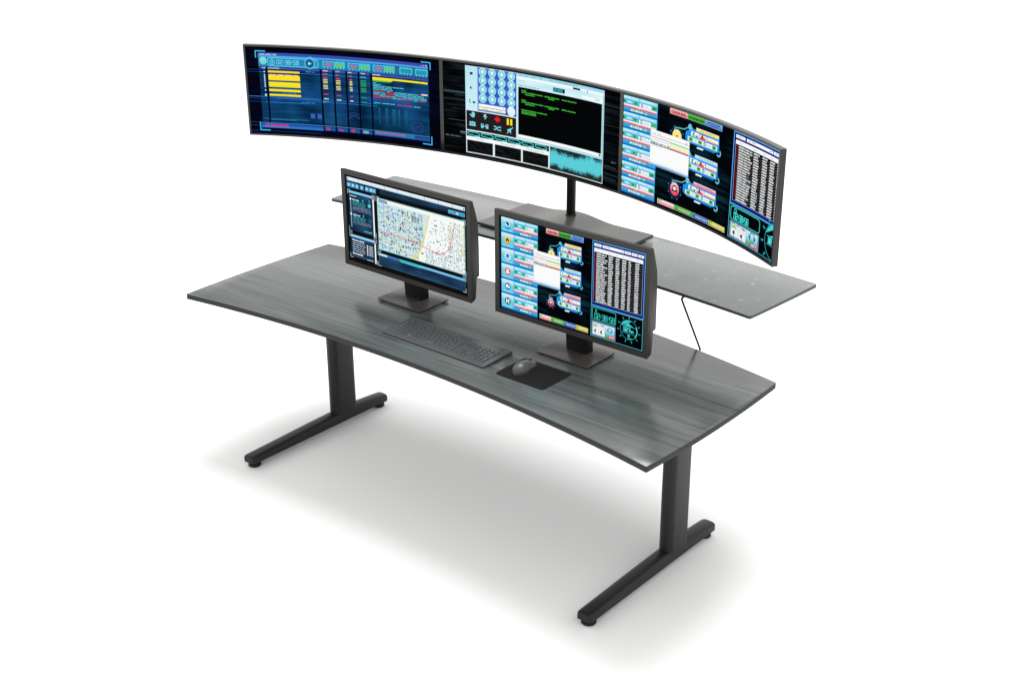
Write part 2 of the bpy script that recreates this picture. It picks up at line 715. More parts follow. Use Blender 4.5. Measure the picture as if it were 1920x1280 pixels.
def mix3(a, b, t):
    t = max(0.0, min(1.0, t))
    return tuple(a[i] + (b[i] - a[i]) * t for i in range(3))


WHITE, BLACK = (250, 252, 252), (4, 5, 8)
TEAL, CYAN = (70, 214, 214), (92, 214, 240)


# --- dispatch board: blue tiles, device cards, call list, clock (shown on two displays)
def draw_dispatch(p):
    p.z = 0

    def bgf(u, v):
        k = nz(u * 5, v * 38, 3) * 0.6 + nz(u * 11, v * 9, 7) * 0.5
        band = 1.0 if 0.64 < v < 0.69 and u < 0.64 else 0.0
        return mix3((3, 5, 10), (14, 66, 84), k * 1.1 + 0.10 + 0.35 * band - 0.25 * (u > 0.64) - 0.25 * (v > 0.76))
    p.grid(0.03, 0.04, 0.976, 0.955, 46, 60, bgf)
    # tiles
    rows = [0.060, 0.205, 0.353, 0.504, 0.652, 0.794, 0.942]
    icons = 'dfxpvH'
    for k in range(6):
        a, b = rows[k], rows[k + 1]
        h = b - a
        p.rect(0.043, a, 0.292, b, (84, 196, 234), (36, 160, 226), z=1)
        p.rect(0.043, b - 0.014, 0.292, b, (10, 104, 190), z=2)
        # left square with icon
        p.rect(0.0455, a + 0.002, 0.1285, a + h * 0.40, (226, 246, 250), (120, 208, 226), z=2)
        p.rect(0.0455, a + h * 0.40, 0.1285, b - 0.016, (120, 208, 226), (92, 200, 226), z=2)
        p.rect(0.056, b - 0.030, 0.118, b - 0.025, (190, 236, 248), z=3)
        cu, cv = 0.0872, a + h * 0.46
        ic = icons[k]
        if ic == 'd':
            p.disc(cu, cv + 0.012, 0.019, (46, 150, 214), z=3, a0=10, a1=170)
            p.disc(cu, cv - 0.004, 0.0145, (206, 236, 244), z=4)
            p.ring(cu - 0.004, cv - 0.004, 0.006, 0.012, (24, 40, 58), z=5, a0=-140, a1=60, n=10)
            p.poly([(cu - 0.012, cv - 0.020), (cu + 0.002, cv - 0.030), (cu + 0.012, cv - 0.012), (cu + 0.004, cv + 0.012)], (24, 40, 58), z=6)
        elif ic == 'f':
            p.disc(cu, cv, 0.0200, (252, 214, 40), (240, 96, 40), z=3)
            p.disc(cu, cv - 0.002, 0.0170, (255, 226, 60), (250, 190, 60), z=4)
            p.poly([(cu - 0.012, cv + 0.012), (cu - 0.009, cv - 0.010), (cu, cv - 0.030), (cu + 0.005, cv - 0.008), (cu + 0.011, cv - 0.012), (cu + 0.012, cv + 0.012)], (26, 20, 16), z=5)
            p.poly([(cu - 0.004, cv + 0.012), (cu, cv - 0.004), (cu + 0.005, cv + 0.012)], (255, 220, 60), z=6)
        elif ic == 'x':
            p.disc(cu, cv, 0.0205, (240, 248, 252), z=3)
            for a_ in (0, 60, 120):
                dx, dy = cos(rad(a_ + 30)) * 0.014, sin(rad(a_ + 30)) * 0.014 * p.asp
                p.line([(cu - dx, cv - dy), (cu + dx, cv + dy)], 0.007, (36, 104, 200), z=4 + a_ // 60)
        elif ic == 'p':
            p.disc(cu, cv, 0.0200, (226, 60, 40), (232, 84, 52), z=3)
            p.disc(cu, cv - 0.010, 0.0085, (248, 250, 250), z=4)
            p.poly([(cu - 0.016, cv + 0.016), (cu - 0.004, cv - 0.010), (cu + 0.004, cv - 0.010), (cu + 0.016, cv + 0.014), (cu, cv + 0.020)], (248, 240, 236), z=5)
        elif ic == 'v':
            p.disc(cu, cv, 0.0200, (34, 130, 190), (28, 110, 170), z=3)
            p.rect(cu - 0.013, cv - 0.016, cu + 0.005, cv + 0.010, (246, 250, 252), z=4)
            p.rect(cu + 0.004, cv - 0.006, cu + 0.014, cv + 0.010, (246, 250, 252), z=4)
            p.disc(cu - 0.007, cv + 0.012, 0.004, (246, 250, 252), z=5, n=8)
            p.disc(cu + 0.008, cv + 0.012, 0.004, (246, 250, 252), z=5, n=8)
        else:
            p.disc(cu, cv, 0.0205, (24, 90, 116), (40, 60, 66), z=3)
            p.rect(cu - 0.011, cv - 0.022, cu - 0.004, cv + 0.022, WHITE, z=4)
            p.rect(cu + 0.004, cv - 0.022, cu + 0.011, cv + 0.022, WHITE, z=4)
            p.rect(cu - 0.004, cv - 0.005, cu + 0.004, cv + 0.005, WHITE, z=4)
        # right side: headings, buttons, red bar, link row
        p.rect(0.1345, a + 0.004, 0.2105, a + 0.032, (206, 242, 250), (120, 206, 234), z=3)
        p.rect(0.2135, a + 0.004, 0.2880, a + 0.032, (206, 242, 250), (120, 206, 234), z=3)
        p.words(0.140, a + 0.020, 0.196, 0.007, (240, 252, 255), z=4)
        p.words(0.220, a + 0.020, 0.276, 0.007, (240, 252, 255), z=4)
        va, vb = a + 0.040, a + 0.064
        p.rect(0.1345, va, 0.154, vb, (92, 190, 60), z=3)
        p.rect(0.1395, va + 0.004, 0.149, vb - 0.006, (10, 70, 20), z=4)
        p.rect(0.157, va + 0.002, 0.182, vb, (136, 220, 240), z=3)
        p.rect(0.162, va + 0.006, 0.176, vb - 0.008, (214, 244, 250), z=4)
        p.rect(0.185, va, 0.205, vb, (104, 196, 66), z=3)
        p.disc(0.195, (va + vb) / 2, 0.0042, (40, 130, 40), z=4, n=10)
        p.rect(0.212, va, 0.264, vb + 0.006, (246, 248, 250), z=3)
        p.ring(0.223, va + 0.015, 0.0030, 0.0052, (60, 60, 76), z=4, n=10)
        p.words(0.233, va + 0.020, 0.258, 0.010, (196, 200, 210), z=4)
        if k not in (1, 2, 3):
            p.rect(0.266, va, 0.2885, vb + 0.002, (70, 180, 62), z=3)
            p.rect(0.272, va + 0.005, 0.2820, vb - 0.004, (20, 110, 30), z=4)
        else:
            p.rect(0.266, va, 0.2885, vb + 0.002, (80, 186, 70), z=3)
        p.rect(0.1335, a + 0.074, 0.288, a + 0.088, (252, 250, 250), (252, 226, 228), z=3)
        p.rect(0.1335, a + 0.088, 0.288, a + 0.102, (244, 120, 130), (226, 44, 66), z=3)
        p.poly([(0.203, a + 0.097), (0.2085, a + 0.080), (0.214, a + 0.097)], (252, 214, 40), z=4)
        for q in range(7):
            cc = ((250, 250, 250), (244, 228, 70), (250, 250, 250), (246, 236, 120), (250, 250, 250), (150, 208, 60), (236, 206, 40))[q]
            x = 0.174 + q * 0.0106
            p.poly([(x, a + 0.117), (x + 0.004, a + 0.111), (x + 0.0098, a + 0.114), (x + 0.0098, a + 0.125), (x + 0.003, a + 0.128)], cc, z=4)
    # three buttons on top
    for u0, u1, c1, c2, s in ((0.347, 0.4265, (250, 196, 196), (240, 72, 72), 'CODE RED'), (0.428, 0.5065, (96, 196, 74), (36, 140, 44), 'ACTION ITEM'),
                              (0.5085, 0.588, (124, 190, 246), (66, 96, 200), 'WEATHER')):
        p.rect(u0, 0.060, u1, 0.107, c1, c2, z=2)
        p.frame(u0, 0.060, u1, 0.107, 0.0010, mix3(c1, WHITE, 0.4), z=3)
        dark = (30, 10, 14) if s[0] == 'C' else (8, 40, 12) if s[0] == 'A' else (10, 24, 80)
        if s == 'WEATHER':
            p.text(s, (u0 + u1) / 2, 0.082, 0.016, dark, z=4, w=0.060, center=True, bold=0.0010)
            p.text('ALERT', (u0 + u1) / 2, 0.099, 0.012, (40, 30, 130), z=4, w=0.036, center=True, bold=0.0004)
        else:
            p.text(s, (u0 + u1) / 2, 0.0935, 0.019, dark, z=4, w=0.064 if s[0] == 'C' else 0.071, center=True, bold=0.0012)
    # device cards
    for v0, lc1, lc2, lab, face in ((0.144, (252, 248, 214), (246, 214, 30), 'GAS CONTROL', 'y'), (0.372, (222, 244, 250), (150, 216, 238), 'CDC CONTROL', None),
                                    (0.608, (252, 222, 226), (236, 78, 92), 'POISON CONTROL', 'r')):
        q = lambda v: v0 + v
        edge = (34, 150, 232)
        p.poly([(0.421, q(0.072)), (0.449, q(0.032)), (0.470, q(0.030)), (0.577, q(0.030)), (0.579, q(0.145)), (0.560, q(0.158)), (0.440, q(0.158)), (0.421, q(0.132))], edge, z=1)
        p.poly([(0.470, q(0.158)), (0.560, q(0.158)), (0.556, q(0.170)), (0.490, q(0.166))], (16, 70, 150), z=1)
        for s_ in range(9):
            p.rect(0.505 + s_ * 0.006, q(0.159), 0.508 + s_ * 0.006, q(0.166), (40, 160, 230), z=2)
        p.rect(0.469, q(0.010), 0.575, q(0.040), lc1, lc2, z=3)
        p.text(lab, 0.522, q(0.029), 0.011, mix3(lc2, BLACK, 0.55), z=4, w=0.072, center=True)
        p.rect(0.446, q(0.052), 0.482, q(0.093), (238, 248, 240), z=2)
        p.poly([(0.450, q(0.090)), (0.454, q(0.076)), (0.466, q(0.082)), (0.478, q(0.080)), (0.480, q(0.090))], (110, 190, 80), z=3)
        p.disc(0.458, q(0.066), 0.004, (40, 130, 60), z=3, n=8)
        p.disc(0.474, q(0.082), 0.0035, (20, 70, 100), z=4, n=8)
        p.rect(0.484, q(0.056), 0.519, q(0.096), (250, 226, 222), z=2)
        p.poly([(0.486, q(0.093)), (0.488, q(0.078)), (0.497, q(0.070)), (0.508, q(0.074)), (0.517, q(0.090)), (0.516, q(0.094))], (222, 50, 50), z=3)
        p.disc(0.498, q(0.066), 0.0042, (120, 30, 40), z=4, n=8)
        p.rect(0.522, q(0.056), 0.573, q(0.082), (252, 252, 250), (252, 244, 220), z=2)
        p.rect(0.522, q(0.082), 0.573, q(0.092), (250, 190, 120), (232, 70, 96), z=2)
        p.words(0.528, q(0.076), 0.566, 0.008, (226, 214, 170), z=3)
        p.rect(0.432, q(0.104), 0.569, q(0.143), (242, 248, 246), (224, 240, 232), z=2)
        for x, c in ((0.437, (110, 190, 70)), (0.480, (112, 196, 70)), (0.546, (84, 186, 66))):
            p.rect(x, q(0.108), x + 0.018, q(0.139), c, z=3)
            p.rect(x + 0.005, q(0.114), x + 0.013, q(0.130), mix3(c, (10, 70, 20), 0.75), z=4)
        p.rect(0.459, q(0.112), 0.476, q(0.134), (196, 230, 240), z=3)
        p.ring(0.511, q(0.121), 0.003, 0.0056, (60, 60, 70), z=3, n=10)
        p.words(0.520, q(0.128), 0.540, 0.010, (206, 200, 200), z=3)
        for s_ in range(3):
            p.poly([(0.4775 + s_ * 0.0095, q(0.168)), (0.487 + s_ * 0.0095, q(0.168)), (0.484 + s_ * 0.0095, q(0.182)), (0.4745 + s_ * 0.0095, q(0.182))], (240, 252, 252), z=2)
        p.ring(0.578, q(0.152), 0.006, 0.0105, (110, 200, 228), z=2, a0=-60, a1=150, n=14)
        p.disc(0.440, q(0.022), 0.0085, (120, 206, 230), z=2, n=10)
        p.poly([(0.436, q(0.012)), (0.450, q(0.020)), (0.456, q(0.034)), (0.446, q(0.036))], (90, 190, 226), z=3)
        if face:
            p.line([(0.371, q(0.112)), (0.371, q(0.080)), (0.377, q(0.068)), (0.414, q(0.058)), (0.436, q(0.026))], 0.0030, (110, 190, 204), z=2)
            cu, cv = 0.383, q(0.142)
            p.disc(cu, cv, 0.030, (5, 24, 46), z=1)
            p.ring(cu, cv, 0.027, 0.0295, (12, 56, 92), z=2)
            for a_ in range(8):
                p.disc(cu + 0.0305 * cos(rad(a_ * 45 + 20)), cv + 0.0305 * p.asp * sin(rad(a_ * 45 + 20)), 0.0022, (64, 140, 190), z=3, n=8)
            p.poly([(cu - 0.012, cv - 0.040), (cu - 0.004, cv - 0.056), (cu + 0.010, cv - 0.048), (cu + 0.012, cv - 0.036)], (120, 200, 226), z=3)
            if face == 'y':
                p.disc(cu, cv, 0.0210, (252, 240, 160), (250, 220, 60), z=4)
                p.disc(cu, cv - 0.004, 0.0035, (120, 60, 20), z=5, n=8)
            else:
                p.disc(cu, cv, 0.0205, (250, 210, 222), (222, 32, 60), z=4)
                p.disc(cu, cv - 0.006, 0.0105, (40, 16, 22), z=5, n=12)
                p.disc(cu, cv - 0.004, 0.0070, (250, 236, 236), z=6, n=12)
                p.line([(cu - 0.012, cv + 0.008), (cu + 0.012, cv + 0.022)], 0.003, (60, 10, 20), z=6)
                p.line([(cu + 0.012, cv + 0.008), (cu - 0.012, cv + 0.022)], 0.003, (60, 10, 20), z=7)
    # white window over the tiles and cards
    p.rect(0.265, 0.292, 0.4425, 0.612, (198, 204, 208), z=7)
    p.rect(0.2665, 0.294, 0.4410, 0.580, WHITE, z=8)
    p.words(0.279, 0.320, 0.312, 0.008, (190, 190, 194), z=9)
    p.rect(0.2665, 0.329, 0.4410, 0.3325, (120, 120, 126), z=9)
    p.poly([(0.424, 0.318), (0.432, 0.318), (0.428, 0.328)], (20, 20, 24), z=10)
    p.rect(0.2675, 0.350, 0.351, 0.357, (238, 120, 130), z=9)
    p.rect(0.352, 0.353, 0.440, 0.367, (150, 214, 150), z=9)
    p.rect(0.2675, 0.372, 0.351, 0.380, (170, 226, 236), z=9)
    p.rect(0.352, 0.376, 0.440, 0.392, (246, 240, 150), z=9)
    p.rect(0.352, 0.402, 0.440, 0.416, (244, 150, 160), z=9)
    p.rect(0.2665, 0.414, 0.4410, 0.421, (24, 24, 28), z=10)
    p.text('Bulletin sent to all', 0.268, 0.411, 0.020, (20, 20, 24), z=10, w=0.082, bold=0.0008)
    p.words(0.274, 0.436, 0.322, 0.008, (210, 210, 214), z=9, wmin=0.008, wmax=0.016)
    p.rect(0.2665, 0.566, 0.441, 0.5685, (226, 214, 218), z=9)
    p.rect(0.2665, 0.580, 0.4410, 0.606, (240, 250, 253), (60, 160, 220), z=8)
    p.words(0.310, 0.594, 0.378, 0.009, (120, 200, 226), z=9)
    p.rect(0.2665, 0.606, 0.4410, 0.610, (20, 40, 90), z=9)
    # buttons at the bottom
    for u0, u1, c1, c2, s in ((0.3075, 0.384, (252, 244, 244), (228, 56, 76), 'Emergency'), (0.386, 0.466, (120, 200, 70), (30, 120, 40), 'Evacuation Routes'),
                              (0.468, 0.546, (70, 130, 210), (30, 60, 160), 'Animal Control'), (0.548, 0.6275, (236, 228, 90), (176, 150, 30), 'Weather Service')):
        p.rect(u0, 0.888, u1, 0.932, c1, c2, z=2)
        p.frame(u0, 0.888, u1, 0.932, 0.0010, mix3(c1, WHITE, 0.5), z=3)
        p.ring(u0 + 0.012, 0.910, 0.0055, 0.0095, (70, 180, 50), z=4, a0=110, a1=330, n=10)
        p.text(s, (u0 + u1) / 2 + 0.006, 0.916, 0.014, (252, 252, 252) if s[0] != 'E' or s[1] == 'v' else (250, 214, 216), z=5, w=0.056, center=True, bold=0.0005)
    # call list
    blue, rim = (12, 16, 128), (96, 190, 240)
    p.rect(0.6450, 0.056, 0.9680, 0.652, rim, z=2)
    p.rect(0.6482, 0.0625, 0.9648, 0.6455, blue, z=3)
    p.rect(0.6555, 0.131, 0.9555, 0.620, (176, 196, 190), z=4)
    p.rect(0.6570, 0.131, 0.9540, 0.6175, (8, 9, 12), z=5)
    p.rect(0.6570, 0.120, 0.9540, 0.154, (252, 253, 254), (240, 248, 250), z=6)
    for u0, u1, s in ((0.656, 0.7005, 'View All'), (0.7075, 0.840, 'All Calls'), (0.8435, 0.880, 'Find'), (0.8845, 0.9205, 'Reset'), (0.925, 0.9585, '')):
        p.rect(u0, 0.078, u1, 0.104, (250, 251, 254), z=5)
        if s:
            p.words(u0 + 0.009, 0.095, u0 + (0.036 if u1 - u0 < 0.1 else 0.044), 0.009, (150, 160, 150), z=6)
    p.poly([(0.825, 0.087), (0.834, 0.087), (0.8295, 0.098)], (10, 14, 20), z=6)
    p.poly([(0.937, 0.082), (0.949, 0.091), (0.937, 0.100)], (60, 180, 60), z=6)
    for u0 in (0.672, 0.745, 0.790, 0.828, 0.868, 0.915):
        p.words(u0, 0.140, u0 + 0.018, 0.007, (190, 202, 206), z=7)
    n = 21
    for k in range(n):
        a = 0.160 + k * (0.4545 / n)
        h = 0.4545 / n
        p.rect(0.670, a + h * 0.86, 0.9535, a + h, (116, 118, 124), z=6)
        if k < n - 1:
            p.rect(0.6610, a + 0.004, 0.6680, a + h * 0.66, (150, 18, 34), z=6)
        p.rect(0.6705, a + h * 0.05, 0.6705 + 0.03 + 0.037 * p.R.random(), a + h * 0.80, (84, 88, 92), z=6)
        p.words(0.6725, a + h * 0.72, 0.715 + p.R.choice((0.0, 0.012, 0.018, 0.024)), h * 0.56, (244, 246, 246), z=7, wmin=0.016, wmax=0.030, gap=0.0025)
        for x, w in ((0.7465, 0.028), (0.791, 0.024), (0.830, 0.025), (0.868, 0.016), (0.909, 0.024)):
            p.words(x, a + h * 0.72, x + w * p.R.choice((1, 1, 1, 0.86)), h * 0.60, (246, 247, 247), z=7, wmin=0.02, wmax=0.03, gap=0.002)
    # clock, volume panel and dial
    p.rect(0.6440, 0.655, 0.9670, 0.942, (88, 190, 204), z=2)
    p.rect(0.6466, 0.6595, 0.9644, 0.9375, (3, 5, 8), z=3)
    p.rframe(0.6525, 0.669, 0.8, 0.783, 0.0036, 0.010, (52, 190, 176), z=4)
    p.ring(0.676, 0.697, 0.0036, 0.0068, (58, 200, 190), z=4, n=14)
    p.rect(0.6745, 0.681, 0.6775, 0.688, (58, 200, 190), z=4)
    p.seven('02:38:58', 0.6690, 0.7195, 0.047, (70, 226, 216), 0.0031, z=5, gap=0.33, wr=0.50)
    p.frame(0.652, 0.797, 0.8, 0.930, 0.0026, (150, 190, 232), z=4)
    p.frame(0.6548, 0.802, 0.7972, 0.925, 0.0022, (24, 34, 120), z=4)
    p.rect(0.657, 0.806, 0.735, 0.921, (236, 240, 244), z=4)
    p.rect(0.661, 0.812, 0.668, 0.820, (20, 24, 40), z=5)
    p.words(0.672, 0.822, 0.712, 0.008, (90, 100, 120), z=5)
    p.rect(0.714, 0.816, 0.728, 0.826, (20, 24, 40), z=5)
    p.rect(0.660, 0.829, 0.684, 0.846, (110, 206, 70), z=5)
    p.rect(0.685, 0.829, 0.732, 0.846, (222, 228, 234), z=5)
    for x in (0.660, 0.698):
        p.frame(x - 0.001, 0.853, x + 0.034, 0.918, 0.0012, (200, 208, 216), z=5)
        p.poly([(x + 0.006, 0.885), (x + 0.014, 0.868), (x + 0.018, 0.866), (x + 0.018, 0.904), (x + 0.014, 0.902)], (14, 16, 22), z=6)
    p.rect(0.736, 0.806, 0.795, 0.893, (214, 240, 248), (86, 196, 222), z=5)
    p.ring(0.766, 0.845, 0.011, 0.015, (44, 140, 176), z=6, n=16)
    p.disc(0.7535, 0.849, 0.005, (30, 100, 140), z=7, n=8)
    p.disc(0.7785, 0.849, 0.005, (30, 100, 140), z=7, n=8)
    p.rect(0.737, 0.895, 0.757, 0.920, (130, 204, 60), (60, 160, 40), z=5)
    p.rect(0.759, 0.895, 0.795, 0.920, (244, 150, 110), (232, 56, 60), z=5)
    p.words(0.764, 0.912, 0.790, 0.010, (252, 240, 230), z=6)
    cu, cv, r = 0.8825, 0.7830, 0.0530
    dial = (70, 206, 208)
    p.ring(cu, cv, r - 0.0020, r + 0.0008, (44, 150, 158), z=4, n=40)
    p.ring(cu, cv, r - 0.006, r, dial, z=5, a0=-30, a1=40, n=16)
    
    def chord(a0, a1, z):
        pts = [(cu + (r - 0.003) * cos(rad(a0 + (a1 - a0) * k / 14)), cv + (r - 0.003) * p.asp * sin(rad(a0 + (a1 - a0) * k / 14))) for k in range(15)]
        p.poly(pts, dial, z)
    chord(-160, -72, 5)
    p.poly([(0.850, 0.752), (0.880, 0.720), (0.888, 0.735), (0.905, 0.744), (0.906, 0.752)], dial, z=6)
    chord(58, 104, 5)
    p.line([(cu - 0.044, cv + 0.036), (cu + 0.044, cv + 0.036)], 0.0022, (50, 166, 172), z=6)
    p.line([(cu - 0.040, cv - 0.032), (cu + 0.046, cv - 0.030)], 0.0022, dial, z=6)
    x = p.seven('32', cu - 0.034, cv - 0.016, 0.036, (90, 232, 236), 0.0042, z=7, gap=0.40, wr=0.58)
    p.line([(x + 0.006, cv - 0.020), (x + 0.006, cv + 0.020)], 0.0044, (90, 232, 236), z=7)
    p.line([(x + 0.006, cv + 0.004), (x + 0.014, cv + 0.004), (x + 0.016, cv + 0.020)], 0.0038, (90, 232, 236), z=8)
    p.line([(x + 0.020, cv + 0.020), (x + 0.020, cv + 0.004), (x + 0.027, cv + 0.006), (x + 0.028, cv + 0.020)], 0.0038, (90, 232, 236), z=8)
    p.seven('15', cu - 0.010, cv + 0.046, 0.020, (90, 232, 236), 0.0028, z=8, gap=0.4)
    for k in range(11):
        a = rad(-90 + k * 360 / 11.0)
        dx, dy = cos(a), sin(a)
        q0, q1 = r + 0.009, r + 0.017
        p.line([(cu + dx * q0, cv + dy * q0 * p.asp), (cu + dx * q1, cv + dy * q1 * p.asp)], 0.0058, (52, 172, 178), z=4)
        p.line([(cu + dx * (q0 + 0.005) - dy * 0.006, cv + (dy * (q0 + 0.005) + dx * 0.006) * p.asp), (cu + dx * (q0 + 0.005) + dy * 0.001, cv + (dy * (q0 + 0.005) - dx * 0.001) * p.asp)], 0.0022, (6, 30, 34), z=5)


# --- city map
def draw_map(p):
    R = p.R
    p.z = 0
    p.rect(0.028, 0.04, 0.976, 0.95, (16, 15, 16))
    navy = (22, 48, 76)

    def navyf(u, v):
        return mix3((20, 40, 66), (44, 92, 124), 0.30 + 0.5 * nz(u * 9, v * 14, 2))
    # top bar
    p.rect(0.044, 0.070, 0.960, 0.106, (244, 252, 254), (196, 224, 240), z=2)
    p.rect(0.044, 0.070, 0.050, 0.106, (150, 190, 226), z=3)
    p.disc(0.052, 0.088, 0.004, (20, 50, 110), z=4, n=8)
    p.disc(0.952, 0.089, 0.005, (30, 60, 130), z=4, n=8)
    for k in range(8):
        x = 0.140 + k * 0.104
        p.poly([(x, 0.070), (x + 0.002, 0.070), (x + 0.005, 0.106), (x + 0.003, 0.106)], (40, 90, 130), z=4)
    p.grid(0.31, 0.110, 0.835, 0.170, 22, 5, lambda u, v: mix3((16, 15, 16), navyf(u, v), 1.0 - 0.9 * max(0, (v - 0.145) / 0.025)), z=1)
    p.rect(0.044, 0.110, 0.31, 0.118, (14, 30, 50), z=1)
    for k in range(8):
        x = 0.045 + k * 0.0335 + (0.006 if k > 2 else 0) + (0.008 if k > 3 else 0) - (0.01 if k > 5 else 0)
        if k == 7:
            continue
        c = (54, 160, 214) if k != 3 else (30, 110, 196)
        p.rect(x, 0.125, x + 0.030, 0.170, c, mix3(c, (20, 110, 190), 0.5), z=2)
        p.frame(x, 0.125, x + 0.030, 0.170, 0.0016, (120, 206, 236), z=3)
        p.disc(x + 0.015, 0.147, 0.006 + 0.003 * R.random(), (196, 236, 246), z=4, n=7)
    for u0, u1 in ((0.838, 0.881), (0.884, 0.920), (0.923, 0.958)):
        p.rect(u0, 0.130, u1, 0.166, (64, 178, 226), (34, 140, 206), z=2)
        p.frame(u0, 0.130, u1, 0.166, 0.0014, (140, 214, 240), z=3)
    p.words(0.844, 0.150, 0.874, 0.007, (150, 216, 236), z=4)
    p.poly([(0.894, 0.158), (0.900, 0.142), (0.910, 0.140), (0.912, 0.156)], (236, 240, 236), z=4)
    # left panel 1
    p.grid(0.054, 0.206, 0.247, 0.618, 12, 26, navyf, z=1)
    p.rect(0.054, 0.206, 0.250, 0.231, (150, 214, 246), (112, 186, 236), z=3)
    p.rect(0.250, 0.206, 0.262, 0.231, (232, 130, 150), z=4)
    p.rect(0.2495, 0.236, 0.2600, 0.622, (250, 252, 253), z=2)
    p.brackets(0.047, 0.196, 0.269, 0.628, 0.022, 0.048, 0.0026, (190, 224, 236), z=3)
    p.rect(0.062, 0.252, 0.118, 0.259, (190, 236, 236), z=3)
    p.rect(0.118, 0.2545, 0.206, 0.257, (60, 140, 160), z=3)
    p.line([(0.219, 0.258), (0.228, 0.282)], 0.003, (150, 210, 230), z=3)
    p.rect(0.0665, 0.288, 0.0705, 0.585, (170, 214, 232), z=3)
    for v0 in (0.286, 0.442):
        p.disc(0.0685, v0 + 0.005, 0.0068, (240, 250, 252), z=4, n=12)
        p.words(0.084, v0 + 0.012, 0.142, 0.013, (244, 250, 250), z=3, wmin=0.02, wmax=0.04)
        p.words(0.084, v0 + 0.033, 0.188, 0.011, (56, 196, 190), z=3, wmin=0.02, wmax=0.05)
        p.words(0.084, v0 + 0.054, 0.188, 0.011, (52, 186, 184), z=3, wmin=0.02, wmax=0.05)
        p.disc(0.170, v0 + 0.001, 0.008, (60, 200, 190), z=4, n=3, a0=-90, a1=270)
        p.disc(0.170, v0 - 0.010, 0.0045, (60, 200, 190), z=5, n=8)
        p.grid(0.084, v0 + 0.064, 0.232, v0 + 0.118 if v0 < 0.4 else v0 + 0.100, 20, 6,
               lambda u, v: mix3((30, 52, 84), (140, 150, 172), 0.45 + 0.9 * nz(u * 160, v * 120, 5)), z=3)
        p.ring(0.222, v0 + 0.030, 0.006, 0.013, (66, 186, 190) if v0 < 0.4 else (40, 104, 124), z=4, n=12)
        if v0 < 0.4:
            p.disc(0.222, v0 + 0.030, 0.0085, (110, 206, 206), z=5, n=12)
    p.poly([(0.170, 0.590), (0.226, 0.590), (0.236, 0.578), (0.230, 0.600), (0.172, 0.600)], (86, 190, 206), z=3)
    # left panel 2
    p.grid(0.054, 0.668, 0.247, 0.895, 12, 14, navyf, z=1)
    p.rect(0.054, 0.663, 0.250, 0.690, (168, 220, 246), (112, 190, 240), z=3)
    p.rect(0.250, 0.663, 0.262, 0.690, (226, 150, 176), z=4)
    p.rect(0.2505, 0.694, 0.2610, 0.900, (250, 252, 253), z=2)
    p.brackets(0.047, 0.646, 0.269, 0.906, 0.022, 0.044, 0.0026, (190, 224, 236), z=3)
    p.words(0.066, 0.724, 0.166, 0.015, (236, 248, 248), z=3, wmin=0.03, wmax=0.06, gap=0.003)
    for k in range(5):
        v = 0.748 + k * 0.0225
        p.words(0.068, v, 0.170 + 0.004 * (k % 2), 0.009, (206, 222, 236), z=3, wmin=0.015, wmax=0.035)
        p.rect(0.186, v - 0.012, 0.196, v + 0.003, (246, 250, 252), z=3)
        p.words(0.204, v, 0.236, 0.010, (240, 246, 250), z=3, wmin=0.03, wmax=0.04)
    p.words(0.066, 0.868, 0.150, 0.015, (250, 253, 253), z=3, wmin=0.03, wmax=0.06, gap=0.003)
    p.words(0.186, 0.893, 0.236, 0.009, (226, 240, 250), z=3)
    p.rect(0.058, 0.889, 0.180, 0.8915, (110, 140, 190), z=3)
    # the map
    A = (0.287, 0.203, 0.957, 0.738)
    p.rect(*A, (246, 250, 246), z=1)
    p.frame(*A, 0.0035, (60, 178, 178), z=9)
    p.brackets(0.281, 0.194, 0.963, 0.748, 0.024, 0.05, 0.0026, (150, 216, 226), z=9)
    p.poly([(A[0] + 0.004, 0.242), (0.700, 0.242), (0.640, 0.54), (0.590, 0.70), (0.585, 0.732), (A[0] + 0.004, 0.732)], (206, 230, 236), z=1.5)
    cols = [(176, 214, 226), (140, 190, 214), (196, 226, 234), (118, 160, 190), (160, 206, 206), (204, 226, 222), (90, 124, 156), (150, 170, 200), (84, 112, 144), (52, 72, 98), (112, 190, 196), (160, 200, 224), (130, 176, 204), (186, 216, 234)]
    nbx = 19
    bx0, bx1, by0, by1 = A[0] + 0.004, 0.648, 0.248, 0.728
    for i in range(nbx):
        x0 = bx0 + (bx1 - bx0) * i / nbx
        w = (bx1 - bx0) / nbx
        if i in (7, 14):
            w *= 0.8
        y = by0 + R.uniform(0, 0.02)
        while y < by1:
            h = R.choice((0.010, 0.016, 0.022, 0.030))
            lim = 0.706 - 0.20 * (y - 0.25)
            if x0 + w < lim:
                if y + h > by1:
                    h = by1 - y
                c = R.choice(cols)
                parts = R.choice((1, 2, 2))
                for q in range(parts):
                    ww = (w * 0.82) / parts
                    cc = c if R.random() < 0.5 else R.choice(cols)
                    if R.random() < 0.85:
                        p.rect(x0 + q * ww + 0.0006, y, x0 + (q + 1) * ww - 0.0006, y + h * R.uniform(0.6, 0.92), cc, z=2)
            y += h
    # larger dark roofs
    for _ in range(60):
        x, y = R.uniform(0.30, 0.63), R.uniform(0.27, 0.72)
        w, h = R.uniform(0.006, 0.020), R.uniform(0.006, 0.016)
        p.rect(x, y, x + w, y + h, R.choice(((40, 54, 74), (54, 76, 108), (74, 96, 130), (30, 38, 50))), z=3)
    for k in range(3):
        for q in range(3):
            p.rect(0.560 + q * 0.020, 0.300 + k * 0.020, 0.576 + q * 0.020, 0.311 + k * 0.020, (22, 30, 42), z=4)
    # right side: sparse blocks
    pal = ((60, 84, 116), (96, 130, 166), (140, 180, 210), (166, 210, 224), (52, 66, 84), (118, 142, 174), (186, 222, 230), (150, 196, 214))
    y = 0.236
